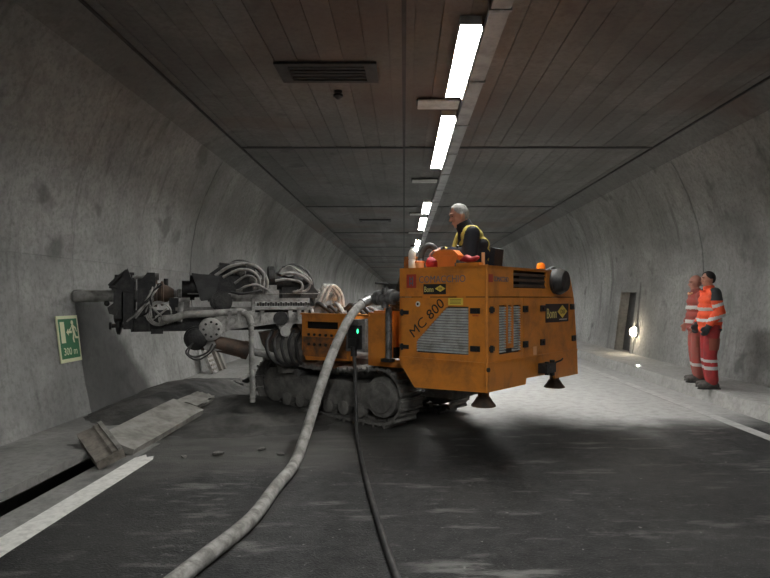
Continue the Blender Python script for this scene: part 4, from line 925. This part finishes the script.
def standing(name, loc, rz, label, jacket_m, trouser_m, scheme, skin, hairm, sway=0, height=1.82):
    k = height / 1.82
    t = empty(name, loc, rz); t.scale = (k, k, k); tag(t, label, 'person')
    rot = Euler((0, R(4), R(scheme.get('turn', 0)))).to_quaternion(); hc = (.02, 0, 1.69)
    Y = .105
    legs = {s: [((-.01, s * .09, .95), .088), ((.015 + .02 * s, s * (Y + .005), .52), .058), ((-.03 + .03 * s, s * Y, .10), .042)] for s in (-1, 1)}
    arms = {1: [((-.01, .185, 1.475), .058), ((-.05, .25, 1.19), .046), ((.10, .21, .97), .032)], -1: [((-.01, -.185, 1.475), .058), ((-.05, -.25, 1.19), .046), ((.12, -.19, .99), .032)]}
    bm = bmesh.new(); P = head(bm, hc, rot)
    capsule(bm, (0, 0, 1.48), (.01, 0, 1.62), .058, .052)
    for z, rx, ry in ((.96, .115, .155), (1.08, .105, .14), (1.22, .115, .155), (1.36, .12, .17), (1.44, .095, .16)): ball(bm, (0, 0, z), (rx, ry, .1), 3)
    for s in (-1, 1):
        chain(bm, legs[s]); chain(bm, arms[s]); hand(bm, arms[s][2][0], (.35, -.15 * s, -1), (-.2, -s, 0), (1, 0, .2))
        fx = -.03 + .03 * s; chain(bm, [((fx - .05, s * Y, .05), .036), ((fx + .08, s * (Y + .012), .045), .038), ((fx + .17, s * (Y + .02), .03), .026)])
    body = link('body', remesh(bm, 'body', .010, 2), skin, t)
    face_bits(t, P, 1, hairm); hair(t, body.data, P, rot, hc, hairm, 1)
    # jacket
    bm = bmesh.new()
    for z, rx, ry in ((.93, .165, .20), (1.02, .175, .205), (1.14, .175, .205), (1.26, .172, .21), (1.37, .160, .215), (1.45, .125, .19)): ball(bm, (-.005, 0, z), (rx, ry, .11), 3)
    lathe(bm, (0, 0, 1.46), (.012, 0, 1.60), [(0, .11), (.06, .088), (.12, .083), (.135, .07)], 18)
    for s in (-1, 1):
        A = arms[s]; chain(bm, [(A[0][0], .088), (A[1][0], .078), (Vector(A[1][0]).lerp(Vector(A[2][0]), .8), .062)])
        ball(bm, Vector(A[1][0]) + Vector((-.01, 0, -.01)), .08)
    jk = link('jacket', remesh(bm, 'jacket', .0105, 3), jacket_m, t); jm = jk.data
    arm_of = lambda q: abs(q.y) > .185 + max(0, (1.30 - q.z)) * .05
    for z0, z1 in scheme['torso']: patch('reflective_stripe', jm, lambda q, n: z0 < q.z < z1 and not (abs(q.y) > .20 or (q.x > .13 and abs(q.y) > .14 and q.z < 1.1)), 'reflect', jk)
    for z0, z1 in scheme['sleeve']:
        for s in (-1, 1): patch('reflective_stripe', jm, lambda q, n: z0 < q.z + q.x * .35 < z1 and s * q.y > .215, 'reflect', jk)
    if scheme.get('dark_shoulder'):
        for s in (-1, 1): patch('shoulder_patch', jm, lambda q, n: 1.36 < q.z < 1.56 and s * q.y > .14 and q.x < .06, 'grey_cloth', jk, .003)
        patch('hem_band', jm, lambda q, n: q.z < .93 and q.x < .1, 'grey_cloth', jk, .003)
    part('collar_flap', 'cream_plastic' if not scheme.get('dark_shoulder') else jacket_m, jk, lambda bm: tube(bm, [(.10, -.09, 1.52), (.125, -.03, 1.50), (.125, .03, 1.50), (.10, .09, 1.52)], .014, 8))
    # trousers
    bm = bmesh.new(); ball(bm, (-.005, 0, .95), (.14, .175, .13), 3)
    for s in (-1, 1):
        L = legs[s]; a = Vector(L[2][0])
        chain(bm, [(L[0][0], .115), (Vector(L[0][0]).lerp(Vector(L[1][0]), .6), .108), (L[1][0], .098), (Vector(L[1][0]).lerp(a, .5), .096), (a + Vector((0, 0, .03)), .09)])
    tr = link('trousers', remesh(bm, 'trousers', .0105, 3), trouser_m, t)
    for z0, z1 in scheme['leg']:
        for s in (-1, 1): patch('reflective_stripe', tr.data, lambda q, n: z0 < q.z < z1 and s * q.y > 0, 'reflect', tr)
    for s in (-1, 1): patch('thigh_pocket', tr.data, lambda q, n: .60 < q.z < .78 and s * q.y > .13 and -.09 < q.x < .075, 'brown_pocket', tr, .012)
    for s in (-1, 1):
        fx = -.03 + .03 * s
        bm = bmesh.new(); chain(bm, [((fx - .055, s * Y, .055), .052), ((fx + .07, s * (Y + .012), .055), .056), ((fx + .18, s * (Y + .02), .05), .047)]); chain(bm, [((fx, s * Y, .2), .066), ((fx - .02, s * Y, .08), .058)])
        me = remesh(bm, 'boot', .010, 2)
        for v in me.vertices: v.co.z = max(v.co.z, .002)
        b = link('boot', me, 'boot', t)
        part('sole', 'rubber', b, lambda bm: prism(bm, [(fx - .11, s * Y - .045), (fx - .11, s * Y + .045), (fx + .05, s * Y + .06), (fx + .16, s * Y + .065), (fx + .225, s * (Y + .02)), (fx + .16, s * Y - .035), (fx + .05, s * Y - .05)], 'z', .0, .022), bevel=.004)
    if scheme.get('glove'):
        for s in (-1, 1):
            bm = bmesh.new(); hand(bm, arms[s][2][0], (.35, -.15 * s, -1), (-.2, -s, 0), (1, 0, .2), .009); A = arms[s]
            capsule(bm, Vector(A[1][0]).lerp(Vector(A[2][0]), .72), Vector(A[2][0]) + Vector((.005, 0, -.02)), .058, .042)
            link('glove', remesh(bm, 'glove', .008, 2), 'grey_cloth', t)
    return t
standing('person', (4.75, 9.33, .2), R(174), 'person in bright orange reflective jacket and red trousers standing on the kerb', 'hivis_orange', 'red_trousers',
         dict(torso=((1.20, 1.25), (1.03, 1.08)), sleeve=((1.26, 1.31), (1.08, 1.13)), leg=((.30, .35), (.41, .46)), dark_shoulder=True, glove=True, turn=6), 'skin', 'hair_dark')
standing('person', (4.90, 10.05, .2), R(174), 'person in faded red work clothes standing behind the one in bright orange', 'faded_red', 'faded_red',
         dict(torso=((1.24, 1.30), (1.0, 1.06)), sleeve=((1.22, 1.28),), leg=((.28, .33),), turn=0), 'skin_ruddy', 'skin_ruddy', height=1.78)

# operator, seated and leaning over the controls
OP = rigpt(.50, -.50, 1.74)
t = empty('person', OP, R(186)); tag(t, 'grey haired person in black jacket with yellow shoulders seated on the machine', 'person')
rot = Euler((0, R(16), R(8))).to_quaternion(); hc = (.145, 0, .775)
arms = {1: [((.045, .19, .56), .06), ((.08, .25, .31), .047), ((.29, .08, .37), .033)], -1: [((.045, -.19, .56), .06), ((.13, -.25, .31), .047), ((.34, -.12, .40), .033)]}
LT = Matrix.Rotation(R(-48), 3, 'Z'); lt = lambda *v: LT @ Vector(v)
legs = {s: [(lt(.0, s * .1, .06), .09), (lt(.38, s * .13, .07), .06), (lt(.41, s * .12, -.26), .045)] for s in (-1, 1)}
bm = bmesh.new(); P = head(bm, hc, rot, 1.06)
capsule(bm, (.05, 0, .58), (.10, 0, .72), .062, .056)
for x, z, rx, ry in ((-.01, .10, .13, .17), (-.01, .2, .12, .155), (.0, .32, .125, .16), (.02, .45, .125, .175), (.035, .54, .10, .17)): ball(bm, (x, 0, z), (rx, ry, .1), 3)
for s in (-1, 1):
    chain(bm, legs[s]); chain(bm, arms[s]); hand(bm, arms[s][2][0], (1, -.1 * s, -.25), (0, 0, -1), (.1, -s, .1), 0, .9)
    capsule(bm, lt(.38, s * .12, -.26), lt(.54, s * .13, -.27), .04, .03)
body = link('body', remesh(bm, 'body', .010, 2), 'skin', t)
face_bits(t, P, 1.06, 'hair_grey'); hair(t, body.data, P, rot, hc, 'hair_grey', 1.06)
bm = bmesh.new()
for x, z, rx, ry in ((-.02, .10, .19, .23), (-.03, .22, .19, .225), (-.03, .34, .19, .23), (-.015, .45, .18, .24), (.015, .54, .14, .22)): ball(bm, (x, 0, z), (rx, ry, .115), 3)
lathe(bm, (.035, 0, .56), (.115, 0, .72), [(0, .13), (.06, .10), (.12, .093), (.165, .09)], 18)
for s in (-1, 1):
    A = arms[s]; chain(bm, [(A[0][0], .10), (A[1][0], .09), (Vector(A[1][0]).lerp(Vector(A[2][0]), .85), .062)])
jk = link('jacket', remesh(bm, 'jacket', .0105, 3), 'black_cloth', t)
patch('yellow_yoke', jk.data, lambda q, n: q.z > .50 - .45 * max(0, q.x) and q.z < .64 and q.x < .19 and abs(q.y) < .25 and math.hypot(q.x - .06, q.y) > .118, 'hivis_yellow', jk)
for s in (-1, 1):
    patch('yellow_stripe', jk.data, lambda q, n: .2 < q.z < .55 and .10 < s * q.y < .15 and n.x < -.2, 'hivis_yellow', jk)
    patch('yellow_stripe', jk.data, lambda q, n: .44 < q.z < .53 and .10 < s * q.y < .15 and n.x > .3 and q.x > .10, 'hivis_yellow', jk)
    patch('sleeve_band', jk.data, lambda q, n: abs(q.y) > .13 and q.x > .24 and s * q.y > 0, 'navy_cloth', jk, .003)
bm = bmesh.new(); ball(bm, (-.01, 0, .09), (.15, .19, .12), 3)
for s in (-1, 1):
    L = legs[s]; chain(bm, [(L[0][0], .11), (L[1][0], .085), (Vector(L[2][0]) + Vector((0, 0, .03)), .075)])
link('trousers', remesh(bm, 'trousers', .0105, 3), 'navy_cloth', t)
for s in (-1, 1):
    bm = bmesh.new(); chain(bm, [(lt(.36, s * .12, -.225), .05), (lt(.48, s * .13, -.235), .05), (lt(.58, s * .135, -.24), .04)]); capsule(bm, lt(.40, s * .12, -.16), lt(.39, s * .12, -.23), .06, .055)
    link('boot', remesh(bm, 'boot', .010, 2), 'boot', t)
